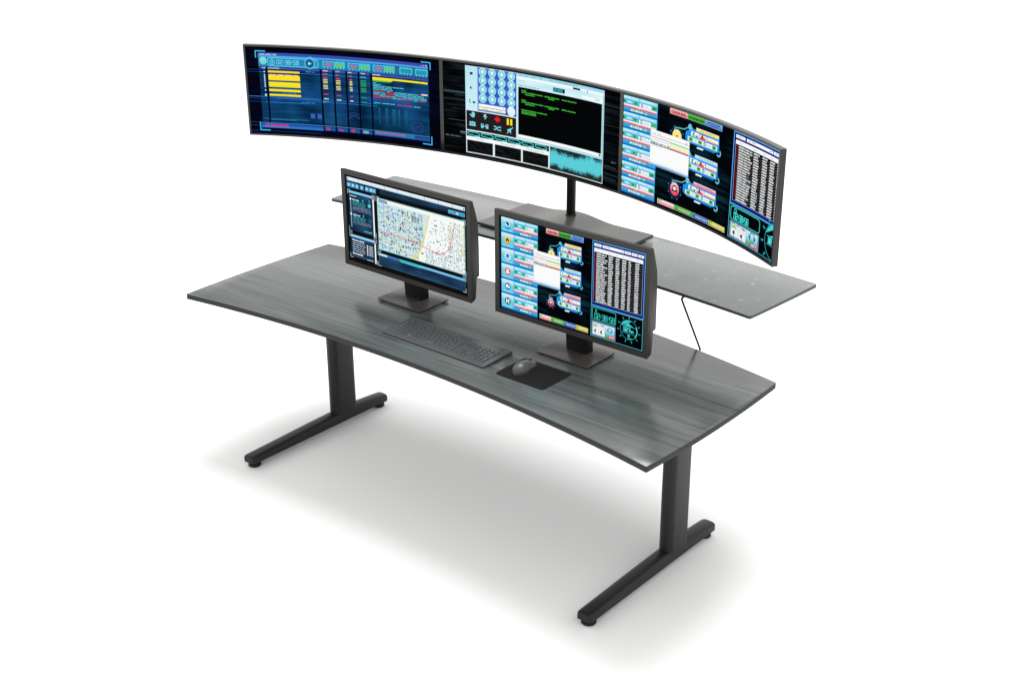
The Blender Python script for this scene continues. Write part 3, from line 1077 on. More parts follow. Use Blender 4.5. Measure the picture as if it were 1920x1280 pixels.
    while y < 0.722:
        h = R.uniform(0.014, 0.024)
        x = 0.655
        while x < 0.948:
            w = R.uniform(0.007, 0.014)
            if x > 0.716 - 0.20 * (y - 0.25):
                dense = 0.86 if x > 0.83 and y > 0.28 else (0.80 if y > 0.60 else 0.30)
                if R.random() < dense and y > 0.262 - 0.02 * (x > 0.85):
                    p.rect(x, y, x + w * R.uniform(0.5, 0.85), y + h * R.uniform(0.45, 0.85), R.choice(pal), z=2)
            x += w
        y += h
    for k in range(6):
        x = 0.86 + k * 0.016
        p.line([(x + 0.004, 0.24), (x - 0.010, 0.73)], 0.0032, (248, 250, 246), z=4)
    for y in (0.40, 0.47, 0.56, 0.62, 0.67):
        p.line([(0.72, y), (0.952, y + 0.006)], 0.0028, (248, 250, 246), z=4)
    for x in (0.352, 0.420, 0.475, 0.520, 0.545, 0.600):
        p.line([(x, 0.25), (x + 0.002, 0.728)], 0.0026, (244, 248, 240), z=4)
    for y in (0.335, 0.43, 0.50, 0.60, 0.66):
        p.line([(0.291, y), (0.66, y + 0.003)], 0.0030, (246, 250, 244), z=4)
    yel = (240, 226, 96)
    for pts in ([(0.352, 0.25), (0.353, 0.395)], [(0.420, 0.37), (0.424, 0.72)], [(0.470, 0.58), (0.473, 0.70)], [(0.500, 0.26), (0.520, 0.43)], [(0.540, 0.26), (0.545, 0.41)],
                [(0.291, 0.400), (0.420, 0.436)], [(0.420, 0.52), (0.640, 0.545)], [(0.545, 0.470), (0.548, 0.57)], [(0.291, 0.61), (0.470, 0.66)], [(0.640, 0.30), (0.646, 0.44)],
                [(0.925, 0.25), (0.905, 0.46)], [(0.952, 0.27), (0.935, 0.55)], [(0.850, 0.25), (0.832, 0.50)], [(0.470, 0.68), (0.600, 0.728)], [(0.90, 0.51), (0.952, 0.52)]):
        p.line(pts, 0.0034, yel, z=5)
    p.line([(0.690, 0.245), (0.676, 0.36), (0.655, 0.47), (0.640, 0.56), (0.612, 0.64), (0.585, 0.70), (0.565, 0.725)], 0.0075, (238, 222, 70), z=6)
    p.ring(0.580, 0.692, 0.010, 0.014, (236, 220, 90), z=6, n=14)
    red = [(0.292, 0.540), (0.461, 0.548), (0.560, 0.560), (0.625, 0.569), (0.690, 0.590), (0.730, 0.603), (0.770, 0.600), (0.805, 0.574), (0.832, 0.536), (0.848, 0.480), (0.862, 0.400), (0.878, 0.300), (0.883, 0.245)]
    p.line(red, 0.0042, (226, 84, 84), z=7)
    p.poly([(0.300, 0.215), (0.360, 0.215), (0.374, 0.243), (0.300, 0.243)], (56, 108, 196), z=6)
    p.words(0.308, 0.234, 0.354, 0.010, (214, 232, 246), z=7)
    # bottom panel
    p.grid(0.284, 0.776, 0.954, 0.900, 30, 8, navyf, z=1)
    p.rect(0.284, 0.776, 0.954, 0.800, (140, 210, 246), (100, 184, 236), z=2)
    p.rect(0.284, 0.776, 0.352, 0.800, (196, 230, 244), z=3)
    p.poly([(0.352, 0.776), (0.446, 0.776), (0.462, 0.806), (0.352, 0.802)], (70, 110, 184), z=3)
    p.poly([(0.446, 0.776), (0.606, 0.776), (0.620, 0.806), (0.462, 0.806)], (66, 190, 204), z=4)
    p.frame(0.284, 0.776, 0.954, 0.901, 0.0012, (90, 140, 180), z=4)
    p.brackets(0.278, 0.764, 0.960, 0.910, 0.022, 0.038, 0.0026, (190, 224, 236), z=5)
    for _ in range(7):
        x, y = R.uniform(0.30, 0.85), R.uniform(0.825, 0.885)
        p.rect(x, y, x + R.uniform(0.03, 0.12), y + 0.0025, (54, 96, 134), z=2)


# --- dispatch table on blue
def draw_table(p):
    R = p.R
    p.z = 0

    def dark(u, v):
        k = nz(u * 3, v * 60, 1) * 0.5 + nz(u * 6, v * 6, 4) * 0.3
        return mix3((3, 3, 10), (10, 14, 52), 0.25 + k)
    p.grid(0.0085, 0.018, 0.991, 0.982, 44, 52, dark)
    for v in (0.265, 0.29, 0.565, 0.585, 0.62, 0.85, 0.885, 0.945):
        p.rect(0.010, v, 0.36, v + 0.004, (20, 70, 150), z=1)

    def body(u, v):
        k = nz(u * 8, v * 7, 11) * 0.55 + nz(u * 2.5, v * 40, 5) * 0.35 + nz(u * 20, v * 3, 8) * 0.25
        top = max(0.0, 1 - abs(v - 0.50) / 0.34)
        c = mix3((4, 34, 62), (20, 78, 118), 0.42 + 1.1 * k)
        c = mix3(c, (28, 92, 172), 0.60 * top * max(0.0, 0.6 + 1.3 * k))
        return c
    p.grid(0.070, 0.235, 0.931, 0.905, 60, 50, body, z=1)
    # title bars
    p.rect(0.069, 0.080, 0.930, 0.114, (52, 74, 170), (60, 84, 180), z=2)
    p.text('LAPD LAFD CAD', 0.074, 0.108, 0.014, (244, 248, 252), z=3, w=0.086, bold=0.0008)
    p.rect(0.069, 0.114, 0.930, 0.130, (96, 178, 236), (70, 160, 224), z=2)
    p.grid(0.069, 0.130, 0.930, 0.232, 30, 3, lambda u, v: mix3((44, 132, 180), (44, 84, 140), max(0, (u - 0.35) * 1.3)), z=2)
    p.disc(0.0925, 0.173, 0.0200, (40, 150, 170), z=3)
    p.disc(0.0925, 0.170, 0.0180, (140, 222, 226), (110, 212, 206), z=4)
    p.rframe(0.1150, 0.136, 0.366, 0.222, 0.0045, 0.012, (84, 206, 236), z=3)
    p.ring(0.137, 0.184, 0.0095, 0.0135, (90, 214, 240), z=4, n=18)
    p.rect(0.1345, 0.146, 0.1395, 0.158, (90, 214, 240), z=4)
    p.disc(0.137, 0.184, 0.004, (140, 226, 244), z=5, n=8)
    p.seven('02:38:58', 0.1600, 0.158, 0.042, (128, 230, 248), 0.0026, z=5, gap=0.46, wr=0.60)
    p.ring(0.323, 0.179, 0.0215, 0.0260, (84, 206, 236), z=5, n=22)
    p.ring(0.327, 0.176, 0.0275, 0.0300, (84, 206, 236), z=5, n=18, a0=-110, a1=60)
    p.disc(0.323, 0.179, 0.021, (24, 92, 150), z=4)
    p.poly([(0.316, 0.162), (0.316, 0.196), (0.334, 0.179)], (206, 228, 170), z=6)
    for u0, u1, full in ((0.388, 0.502, 1), (0.515, 0.631, 1), (0.643, 0.757, 1), (0.780, 0.849, 0), (0.861, 0.929, 0)):
        p.rect(u0, 0.142, u1, 0.212, (66, 198, 226), (60, 190, 216), z=3)
        for k in range(int((u1 - u0) / 0.016)):
            x = u0 + 0.010 + k * 0.016
            p.disc(x, 0.143, 0.0035, (84, 214, 236), z=4, n=6)
            p.disc(x, 0.212, 0.0035, (84, 214, 236), z=4, n=6)
            p.rect(x + 0.004, 0.206, x + 0.010, 0.214, (44, 92, 150), z=4)
        if full:
            p.rect(u0 + 0.008, 0.152, u0 + 0.056, 0.205, (30, 140, 196), z=5)
            p.words(u0 + 0.016, 0.172, u0 + 0.050, 0.012, (232, 84, 118), z=6, wmin=0.010, wmax=0.02)
            p.words(u0 + 0.014, 0.185, u0 + 0.048, 0.012, (232, 84, 118), z=6, wmin=0.010, wmax=0.02)
            p.words(u0 + 0.018, 0.198, u0 + 0.042, 0.012, (232, 84, 118), z=6, wmin=0.010, wmax=0.02)
            p.rect(u0 + 0.062, 0.160, u0 + 0.105, 0.200, (96, 190, 130), z=5)
            for q in range(4):
                p.words(u0 + 0.063, 0.170 + q * 0.0095, u0 + 0.103, 0.005, (120, 212, 90), z=6)
            p.words(u0 + 0.006, 0.140, u0 + 0.070, 0.008, (30, 70, 120), z=6)
        else:
            p.rect(u0 + 0.006, 0.154, u1 - 0.006, 0.201, (50, 172, 196), z=5)
            for q in range(3):
                pts = [(u0 + 0.008 + (u1 - u0 - 0.016) * t / 10, 0.164 + q * 0.013 + 0.003 * (1 if t % 2 else -1)) for t in range(11)]
                p.line(pts, 0.0022, (22, 112, 150), z=6)
    p.rect(0.893, 0.096, 0.897, 0.106, (150, 170, 220), z=4)
    p.rect(0.903, 0.098, 0.909, 0.104, (236, 240, 250), z=4)
    p.rect(0.915, 0.092, 0.926, 0.106, (240, 150, 190), z=4)
    # column heads
    p.rect(0.070, 0.235, 0.931, 0.257, (66, 66, 150), (60, 80, 170), z=2)
    for s, u, w in (('UNIT', 0.084, 0.020), ('LOCATION', 0.114, 0.054), ('AREA', 0.387, 0.026), ('CITY', 0.451, 0.022), ('EMS', 0.513, 0.020), ('TIME', 0.577, 0.024), ('REMARKS', 0.640, 0.040)):
        p.text(s, u, 0.254, 0.013, (236, 240, 250), z=3, w=w, bold=0.0008)
    for u0, u1 in ((0.172, 0.365), (0.415, 0.436), (0.476, 0.500), (0.536, 0.56), (0.604, 0.624), (0.684, 0.92)):
        p.words(u0, 0.252, u1, 0.003, (120, 130, 200), z=3)
    # dark column rules
    for u, h in ((0.1065, 0.85), (0.3765, 0.905), (0.4405, 0.905), (0.5050, 0.905), (0.5680, 0.905), (0.6320, 0.91)):
        p.rect(u - 0.0045, 0.234, u + 0.0045, h, (4, 8, 26), z=3)
    # first column and yellow blocks
    for v in (0.29, 0.325, 0.345, 0.365, 0.385, 0.41, 0.432, 0.452, 0.492, 0.545):
        p.disc(0.0945, v, 0.0036 if v < 0.5 else 0.0055, (214, 236, 250), z=3, n=7)
    Y = (252, 234, 30)
    for v0, v1 in ((0.276, 0.296), (0.326, 0.380), (0.398, 0.453), (0.476, 0.502), (0.530, 0.552)):
        p.rect(0.113, v0, 0.2695, v1, Y, (246, 222, 24), z=3)
        for _ in range(10):
            x, y = R.uniform(0.116, 0.255), R.uniform(v0 + 0.003, v1 - 0.004)
            p.rect(x, y, x + 0.008, y + 0.002, (224, 206, 30), z=4)
    p.rect(0.113, 0.314, 0.2695, 0.327, (216, 24, 60), z=4)
    p.words(0.116, 0.325, 0.262, 0.011, (252, 236, 238), z=5, wmin=0.03, wmax=0.05)
    p.words(0.30, 0.275, 0.35, 0.010, (70, 160, 220), z=3)
    p.words(0.18, 0.522, 0.25, 0.009, (60, 150, 220), z=3)
    p.words(0.27, 0.614, 0.34, 0.008, (70, 150, 210), z=3)
    redc, yc, gr = (226, 70, 100), (244, 236, 140), (48, 172, 70)
    rows = [(0.288, redc), (0.325, redc), (0.347, yc), (0.364, yc), (0.381, yc), (0.410, yc), (0.427, yc), (0.444, yc), (0.507, redc), (0.556, (252, 250, 190))]
    for k, (v, c) in enumerate(rows):
        p.words(0.387, v, 0.387 + 0.022, 0.012, c, z=4, wmin=0.02, wmax=0.03)
        p.words(0.452, v + 0.004, 0.452 + (0.022 if k else 0.014), 0.012, c, z=4, wmin=0.02, wmax=0.03)
        p.words(0.521, v + 0.004, 0.535, 0.013, c, z=4, wmin=0.02, wmax=0.03)
        p.words(0.578, v + 0.006, 0.606, 0.013, gr if k else (90, 190, 230), z=4, wmin=0.04, wmax=0.05)
    # last column
    p.rect(0.6395, 0.274, 0.926, 0.2935, Y, z=3)
    p.rect(0.6395, 0.2935, 0.742, 0.306, (240, 214, 60), z=3)
    p.rect(0.6400, 0.306, 0.733, 0.320, (70, 186, 50), z=3)
    p.rect(0.885, 0.274, 0.887, 0.293, (120, 90, 20), z=4)
    cy, rd = (88, 200, 216), (214, 40, 70)
    lines = [[(0.642, 0.658, cy)], [(0.642, 0.682, cy)], [(0.642, 0.800, cy)], [(0.642, 0.742, cy)], [(0.642, 0.745, cy)], [(0.642, 0.705, rd), (0.712, 0.728, cy), (0.732, 0.748, rd), (0.752, 0.872, cy), (0.876, 0.890, rd)],
             [(0.642, 0.702, cy), (0.706, 0.740, rd), (0.744, 0.905, cy)], [(0.642, 0.704, cy), (0.708, 0.752, rd), (0.756, 0.918, cy)], [(0.642, 0.668, rd), (0.672, 0.760, cy), (0.764, 0.786, rd), (0.790, 0.924, cy)],
             [(0.642, 0.736, rd), (0.740, 0.786, cy), (0.790, 0.842, rd), (0.848, 0.872, cy), (0.876, 0.912, rd)]]
    for k, ln in enumerate(lines):
        for u0, u1, c in ln:
            p.words(u0, 0.340 + k * 0.0168, u1, 0.0125, c, z=4, wmin=0.02, wmax=0.04, gap=0.003)
    p.rect(0.892, 0.402, 0.925, 0.417, (250, 214, 224), z=4)
    for u0, u1, c in ((0.644, 0.678, cy), (0.684, 0.756, cy), (0.762, 0.846, rd), (0.852, 0.884, cy)):
        p.words(u0, 0.553, u1, 0.012, c, z=4, wmin=0.02, wmax=0.04, gap=0.003)
    # streaks, faint widgets
    for v, u0, u1 in ((0.560, 0.01, 0.66), (0.573, 0.15, 0.36), (0.585, 0.36, 0.66), (0.290, 0.07, 0.62), (0.62, 0.09, 0.30), (0.805, 0.07, 0.30), (0.815, 0.10, 0.24)):
        p.rect(u0, v, u1, v + 0.0045, (50, 136, 214), z=2)
    for k in range(4):
        p.rect(0.380 + k * 0.008, 0.574, 0.384 + k * 0.008, 0.602 - 0.004 * k, (60, 170, 226), z=4)
    for u0 in (0.313, 0.347):
        p.rect(u0, 0.728, u0 + 0.022, 0.778, (58, 98, 190), z=3)
    p.ring(0.538, 0.789, 0.030, 0.034, (44, 74, 150), z=2, n=28, a0=160, a1=380)
    p.ring(0.538, 0.789, 0.044, 0.047, (40, 70, 150), z=2, n=28, a0=170, a1=330)
    p.rframe(0.838, 0.715, 0.893, 0.815, 0.005, 0.012, (46, 62, 140), z=2)
    p.line([(0.850, 0.785), (0.882, 0.745)], 0.005, (46, 62, 140), z=3)
    for x in (0.665, 0.70, 0.735, 0.765, 0.80):
        p.rect(x, 0.60, x + R.uniform(0.006, 0.024), 0.78, (26, 98, 130), (14, 68, 100), z=2)
    # bottom row
    p.rect(0.062, 0.853, 0.374, 0.858, (70, 150, 230), z=4)
    p.rect(0.062, 0.858, 0.374, 0.910, (24, 52, 130), (50, 130, 220), z=4)
    p.rect(0.374, 0.852, 0.931, 0.855, (120, 170, 190), z=4)
    p.rect(0.376, 0.855, 0.931, 0.905, (26, 66, 130), (36, 90, 170), z=2)
    for k in range(2):
        p.words(0.080, 0.878 + k * 0.017, 0.196 + 0.004 * k, 0.013, (230, 50, 100), z=5, wmin=0.02, wmax=0.04, gap=0.006)
        p.words(0.392, 0.880 + k * 0.018, 0.408, 0.013, (230, 50, 80), z=5, wmin=0.02, wmax=0.04)
        p.words(0.458, 0.878 + k * 0.018, 0.462 + k * 0.016, 0.013, (230, 50, 80), z=5, wmin=0.02, wmax=0.04)
        p.words(0.520, 0.880 + k * 0.018, 0.536, 0.015, (240, 40, 60), z=5, wmin=0.02, wmax=0.04)
        p.words(0.580, 0.880 + k * 0.018, 0.608, 0.012, (130, 220, 226), z=5, wmin=0.04, wmax=0.05)
    p.rect(0.640, 0.858, 0.850, 0.900, (40, 130, 170), (40, 110, 200), z=3)
    p.words(0.646, 0.880, 0.800, 0.014, (226, 60, 90), z=5, wmin=0.03, wmax=0.05, gap=0.003)
    # corner brackets
    for q, (x, y, sx, sy) in enumerate(((0.0575, 0.066, 1, 1), (0.942, 0.062, -1, 1), (0.0565, 0.938, 1, -1), (0.9415, 0.935, -1, -1))):
        p.line([(x + sx * 0.047, y), (x, y), (x, y + sy * (0.072 if sy > 0 else 0.086))], 0.0052, (64, 186, 240), z=6)


# --- phone console and transcript
def draw_console(p):
    R = p.R
    p.z = 0

    def dark(u, v):
        k = nz(u * 4, v * 50, 9) * 0.7 + nz(u * 14, v * 12, 2) * 0.4
        return mix3((3, 4, 6), (40, 58, 62), k * 0.9 + 0.10)
    p.grid(0.0085, 0.018, 0.991, 0.982, 48, 56, dark)
    for u0, u1, v, h, c in ((0.012, 0.126, 0.318, 0.024, (58, 84, 94)), (0.07, 0.126, 0.358, 0.005, (70, 84, 86)), (0.012, 0.126, 0.405, 0.003, (90, 96, 94)), (0.055, 0.126, 0.50, 0.003, (80, 84, 84)),
                            (0.035, 0.126, 0.622, 0.004, (96, 104, 102)), (0.096, 0.126, 0.735, 0.026, (90, 122, 134)), (0.898, 0.988, 0.17, 0.004, (70, 86, 84)), (0.898, 0.988, 0.36, 0.003, (70, 78, 80)),
                            (0.898, 0.97, 0.765, 0.005, (84, 98, 104)), (0.898, 0.985, 0.785, 0.004, (60, 74, 78)), (0.90, 0.985, 0.835, 0.010, (30, 60, 72)), (0.90, 0.975, 0.88, 0.02, (34, 48, 54))):
        p.rect(u0, v, u1, v + h, c, mix3(c, BLACK, 0.4), z=1)
    p.words(0.018, 0.805, 0.100, 0.014, (90, 104, 98), z=2)
    p.words(0.945, 0.72, 0.972, 0.016, (90, 104, 106), z=2)
    ice = (196, 236, 246)
    # whole console sheet
    p.rect(0.127, 0.040, 0.896, 0.955, (222, 240, 246), z=1)
    # left strip of icons
    p.rect(0.1275, 0.040, 0.191, 0.497, (186, 230, 242), (204, 240, 248), z=2)
    p.rect(0.191, 0.040, 0.1945, 0.497, (120, 160, 214), z=3)
    p.poly([(0.150, 0.112), (0.153, 0.104), (0.166, 0.104), (0.170, 0.113), (0.166, 0.118), (0.166, 0.130), (0.153, 0.130), (0.153, 0.118)], (20, 40, 84), z=3)
    p.poly([(0.150, 0.264), (0.160, 0.244), (0.160, 0.284)], (10, 16, 30), z=3)
    p.rect(0.164, 0.258, 0.168, 0.274, (140, 206, 226), z=3)
    p.ring(0.157, 0.402, 0.007, 0.0105, (16, 60, 76), z=3, a0=100, a1=250, n=10)
    p.rect(0.166, 0.400, 0.179, 0.424, (40, 120, 150), (20, 60, 110), z=3)
    # keypad
    p.grid(0.1955, 0.044, 0.4035, 0.492, 20, 20, lambda u, v: mix3((34, 78, 186), (78, 140, 224), 0.5 + 0.5 * sin(u * 122) * sin(v * 68)), z=2)
    xs, ys = (0.2205, 0.2715, 0.3235, 0.3755), (0.0845, 0.174, 0.2655, 0.3555)
    for i, x in enumerate(xs):
        for j, y in enumerate(ys):
            p.disc(x, y, 0.0198, (214, 242, 250), z=3)
            p.disc(x, y, 0.0166, (120, 212, 218), (96, 196, 214), z=4)
            p.disc(x, y, 0.0120, (146, 222, 228), z=5, n=14)
            p.disc(x, y, 0.0068, (236, 250, 252), z=6, n=10)
    p.disc(0.3755, 0.443, 0.0215, (236, 246, 252), z=3)
    p.ring(0.3755, 0.443, 0.010, 0.0125, (196, 226, 240), z=4, n=14)
    p.rect(0.197, 0.412, 0.345, 0.488, (120, 136, 150), z=3)
    p.rect(0.1985, 0.417, 0.343, 0.444, (252, 252, 252), z=4)
    p.rect(0.1985, 0.450, 0.343, 0.474, (246, 248, 248), z=4)
    p.rect(0.330, 0.430, 0.334, 0.436, (60, 60, 60), z=5)
    p.text('Display', 0.220, 0.468, 0.013, (90, 100, 100), z=5, w=0.030)
    p.text('Cancel', 0.294, 0.468, 0.013, (90, 100, 100), z=5, w=0.028)
    p.rect(0.271, 0.455, 0.2725, 0.468, (130, 140, 140), z=5)
    # black icon pad
    p.rect(0.1305, 0.503, 0.4025, 0.706, (34, 30, 34), z=3)
    ic = (130, 214, 226)

    def at(cu, cv, pts, c=ic, z=5):
        p.poly([(cu + x * 0.001, cv + y * 0.001) for x, y in pts], c, z)
    # hand
    at(0.163, 0.545, [(-4, -20), (-1, -30), (6, -33), (12, -26), (14, -6), (11, 22), (2, 28), (-6, 20)])
    at(0.163, 0.545, [(-17, -6), (-12, -8), (-5, 6), (-6, 20)])
    # bolt
    at(0.232, 0.548, [(-6, -28), (8, -32), (3, -8), (12, -8), (-4, 34), (0, 4), (-10, 4)])
    # red diamond
    at(0.299, 0.551, [(0, -32), (18, 0), (0, 32), (-18, 0)], (236, 28, 36))
    # pause bars
    p.rect(0.3505, 0.522, 0.3625, 0.588, (250, 226, 30), z=5)
    p.rect(0.3690, 0.522, 0.3810, 0.588, (250, 226, 30), z=5)
    # people
    for dx in (-11, 0, 11):
        p.disc(0.163 + dx * 0.001, 0.630 - (5 - abs(dx) * 0.3) * 0.001, 0.0058, ic, z=5, n=10)
    at(0.163, 0.648, [(-20, 8), (-14, -6), (14, -6), (20, 8), (12, 14), (-12, 14)])
    # handset link
    for sx in (-1, 1):
        p.rect(0.229 + sx * 0.013 - 0.007, 0.622, 0.229 + sx * 0.013 + 0.007, 0.668, ic, z=5)
        p.disc(0.229 + sx * 0.013, 0.634, 0.0032, (34, 30, 34), z=6, n=8)
    p.rect(0.220, 0.640, 0.238, 0.649, ic, z=6)
    # shuffle
    p.line([(0.280, 0.628), (0.288, 0.628), (0.303, 0.660), (0.314, 0.660)], 0.0045, ic, z=5)
    p.line([(0.280, 0.660), (0.288, 0.660), (0.303, 0.628), (0.314, 0.628)], 0.0045, ic, z=6)
    at(0.3135, 0.628, [(0, -12), (7, 0), (0, 12)])
    at(0.3135, 0.660, [(0, -12), (7, 0), (0, 12)])
    # muted speaker
    at(0.366, 0.642, [(-12, -10), (-2, -14), (8, -32), (8, 34), (-2, 12), (-12, 10)])
    p.line([(0.352, 0.676), (0.384, 0.606)], 0.0035, ic, z=6)
    # button row
    p.rect(0.1295, 0.712, 0.5865, 0.718, (240, 246, 248), z=4)
    p.rect(0.1305, 0.718, 0.5865, 0.775, (8, 12, 16), z=4)
    for k in range(6):
        u0 = 0.137 + k * 0.0745
        t = (76, 206, 206)
        pts = [(u0, 0.728), (u0 + 0.050, 0.728), (u0 + 0.064, 0.742), (u0 + 0.064, 0.770), (u0 + 0.040, 0.770), (u0 + 0.030, 0.760), (u0 + 0.008, 0.760), (u0, 0.748), (u0, 0.728)]
        p.line(pts, 0.0038, t, z=5)
        p.rect(u0 + 0.040, 0.758, u0 + 0.064, 0.771, (110, 216, 216), z=6)
        p.rect(u0 + 0.008, 0.734, u0 + 0.030, 0.752, (20, 84, 84), (12, 30, 34), z=5)
    p.rect(0.1295, 0.775, 0.5865, 0.813, (248, 250, 251), z=4)
    # three audio boxes
    for u0, u1, s in ((0.132, 0.273, '911 Audio'), (0.284, 0.4295, 'Emergency Audio'), (0.439, 0.583, 'Non Emergency Audio')):
        p.rect(u0, 0.816, u1, 0.943, (10, 10, 12), z=4)
        p.grid(u0, 0.816, u1, 0.943, 8, 8, lambda u, v: mix3((8, 8, 10), (44, 48, 48), 0.2 + nz(u * 40, v * 60, 6)), z=5)
        p.text(s, (u0 + u1) / 2, 0.802, 0.013, (70, 74, 78), z=6, w=0.045 if s[0] == '9' else 0.082 if s[0] == 'E' else 0.098, center=True)
    p.rect(0.1295, 0.945, 0.5865, 0.954, (204, 210, 214), z=4)
    # waveform
    p.rect(0.589, 0.708, 0.895, 0.718, (150, 214, 226), z=4)
    p.rect(0.5915, 0.718, 0.8935, 0.948, (44, 38, 40), z=4)

    def wave(u, v):
        x = (u - 0.5915) / 0.302
        y = (v - 0.718) / 0.23
        mid = 0.50 + 0.04 * sin(x * 5)
        up = 0.31 + 0.14 * nz(x * 9, 3.1, 1) + 0.05 * nz(x * 26, 7.7, 2) + (0.16 if 0.68 < x < 0.84 else 0) + (0.08 if x < 0.15 else 0)
        dn = 0.30 + 0.14 * nz(x * 8, 9.3, 4) + 0.06 * nz(x * 24, 1.2, 5)
        d = (mid - y) / up if y < mid else (y - mid) / dn
        t = 1.0 - max(0.0, min(1.0, (d - 0.70) / 0.55 + 0.9 * nz(u * 110, v * 95, 8) + 0.35 * nz(u * 300, v * 240, 3)))
        return mix3((42, 38, 40), mix3((30, 150, 160), (92, 206, 216), t), min(1.0, t * 1.5))
    p.grid(0.5925, 0.720, 0.8930, 0.946, 80, 44, wave, z=5)
    p.rect(0.589, 0.948, 0.895, 0.956, (214, 230, 234), z=4)
    # transcript window
    p.rect(0.4065, 0.040, 0.8965, 0.706, (196, 236, 244), z=3)
    p.rect(0.4065, 0.040, 0.8965, 0.072, (150, 216, 240), (178, 228, 244), z=4)
    for s, u, w in (('File', 0.419, 0.014), ('Options', 0.443, 0.028), ('Monitor', 0.487, 0.028), ('Help', 0.529, 0.016), ('Audio Transcription Analysis and Response', 0.585, 0.158)):
        p.text(s, u, 0.062, 0.013, (40, 70, 96), z=5, w=w)
    p.rect(0.4065, 0.074, 0.8965, 0.094, (250, 253, 254), (240, 250, 252), z=4)
    p.grid(0.4065, 0.094, 0.8965, 0.174, 16, 4, lambda u, v: mix3((186, 230, 242), (240, 252, 254), 0.4 + 0.9 * nz(u * 6, v * 22, 3)), z=4)
    p.text('Call Transcript', 0.418, 0.118, 0.012, (60, 110, 130), z=5, w=0.034)
    p.words(0.417, 0.164, 0.53, 0.009, (90, 150, 170), z=5)
    p.rect(0.607, 0.116, 0.672, 0.158, (8, 14, 18), z=5)
    p.seven('02:38:58', 0.6130, 0.126, 0.023, (60, 206, 216), 0.0017, z=6, gap=0.36, wr=0.50)
    p.rect(0.717, 0.076, 0.759, 0.094, (10, 12, 16), z=5)
    p.rect(0.762, 0.080, 0.797, 0.094, (244, 246, 246), z=5)
    p.rect(0.797, 0.078, 0.801, 0.096, (30, 34, 40), z=6)
    p.rect(0.770, 0.135, 0.884, 0.162, (250, 252, 252), z=5)
    p.words(0.842, 0.153, 0.868, 0.009, (110, 130, 136), z=6)
    p.rect(0.4140, 0.176, 0.8845, 0.662, (5, 6, 7), z=5)
    g = (70, 190, 66)
    for v in (0.0, 0.0975):
        for u0, u1, y in ((0.432, 0.458, 0.205), (0.432, 0.553, 0.223), (0.453, 0.505, 0.241), (0.560, 0.641, 0.2235), (0.580, 0.613, 0.241), (0.656, 0.738, 0.2225)):
            p.words(u0, y + v + 0.007, u1, 0.0125, g, z=6, wmin=0.03, wmax=0.05, gap=0.002)
    for u0, u1, y in ((0.432, 0.575, 0.402), (0.432, 0.512, 0.420), (0.432, 0.514, 0.436)):
        p.words(u0, y + 0.007, u1, 0.0125, g, z=6, wmin=0.03, wmax=0.05, gap=0.002)
    p.rect(0.4140, 0.662, 0.8845, 0.690, (252, 253, 253), z=5)
    p.rect(0.872, 0.668, 0.882, 0.686, (60, 70, 76), z=6)
    p.rect(0.4065, 0.694, 0.8965, 0.697, (110, 150, 160), z=5)
    p.rect(0.8895, 0.08, 0.8925, 0.70, (110, 150, 164), z=5)


# ------------------------------------------------------------------ desk monitors
MW, MH, MZ, MY = 0.7015, 0.4100, 1.2447, 0.4985


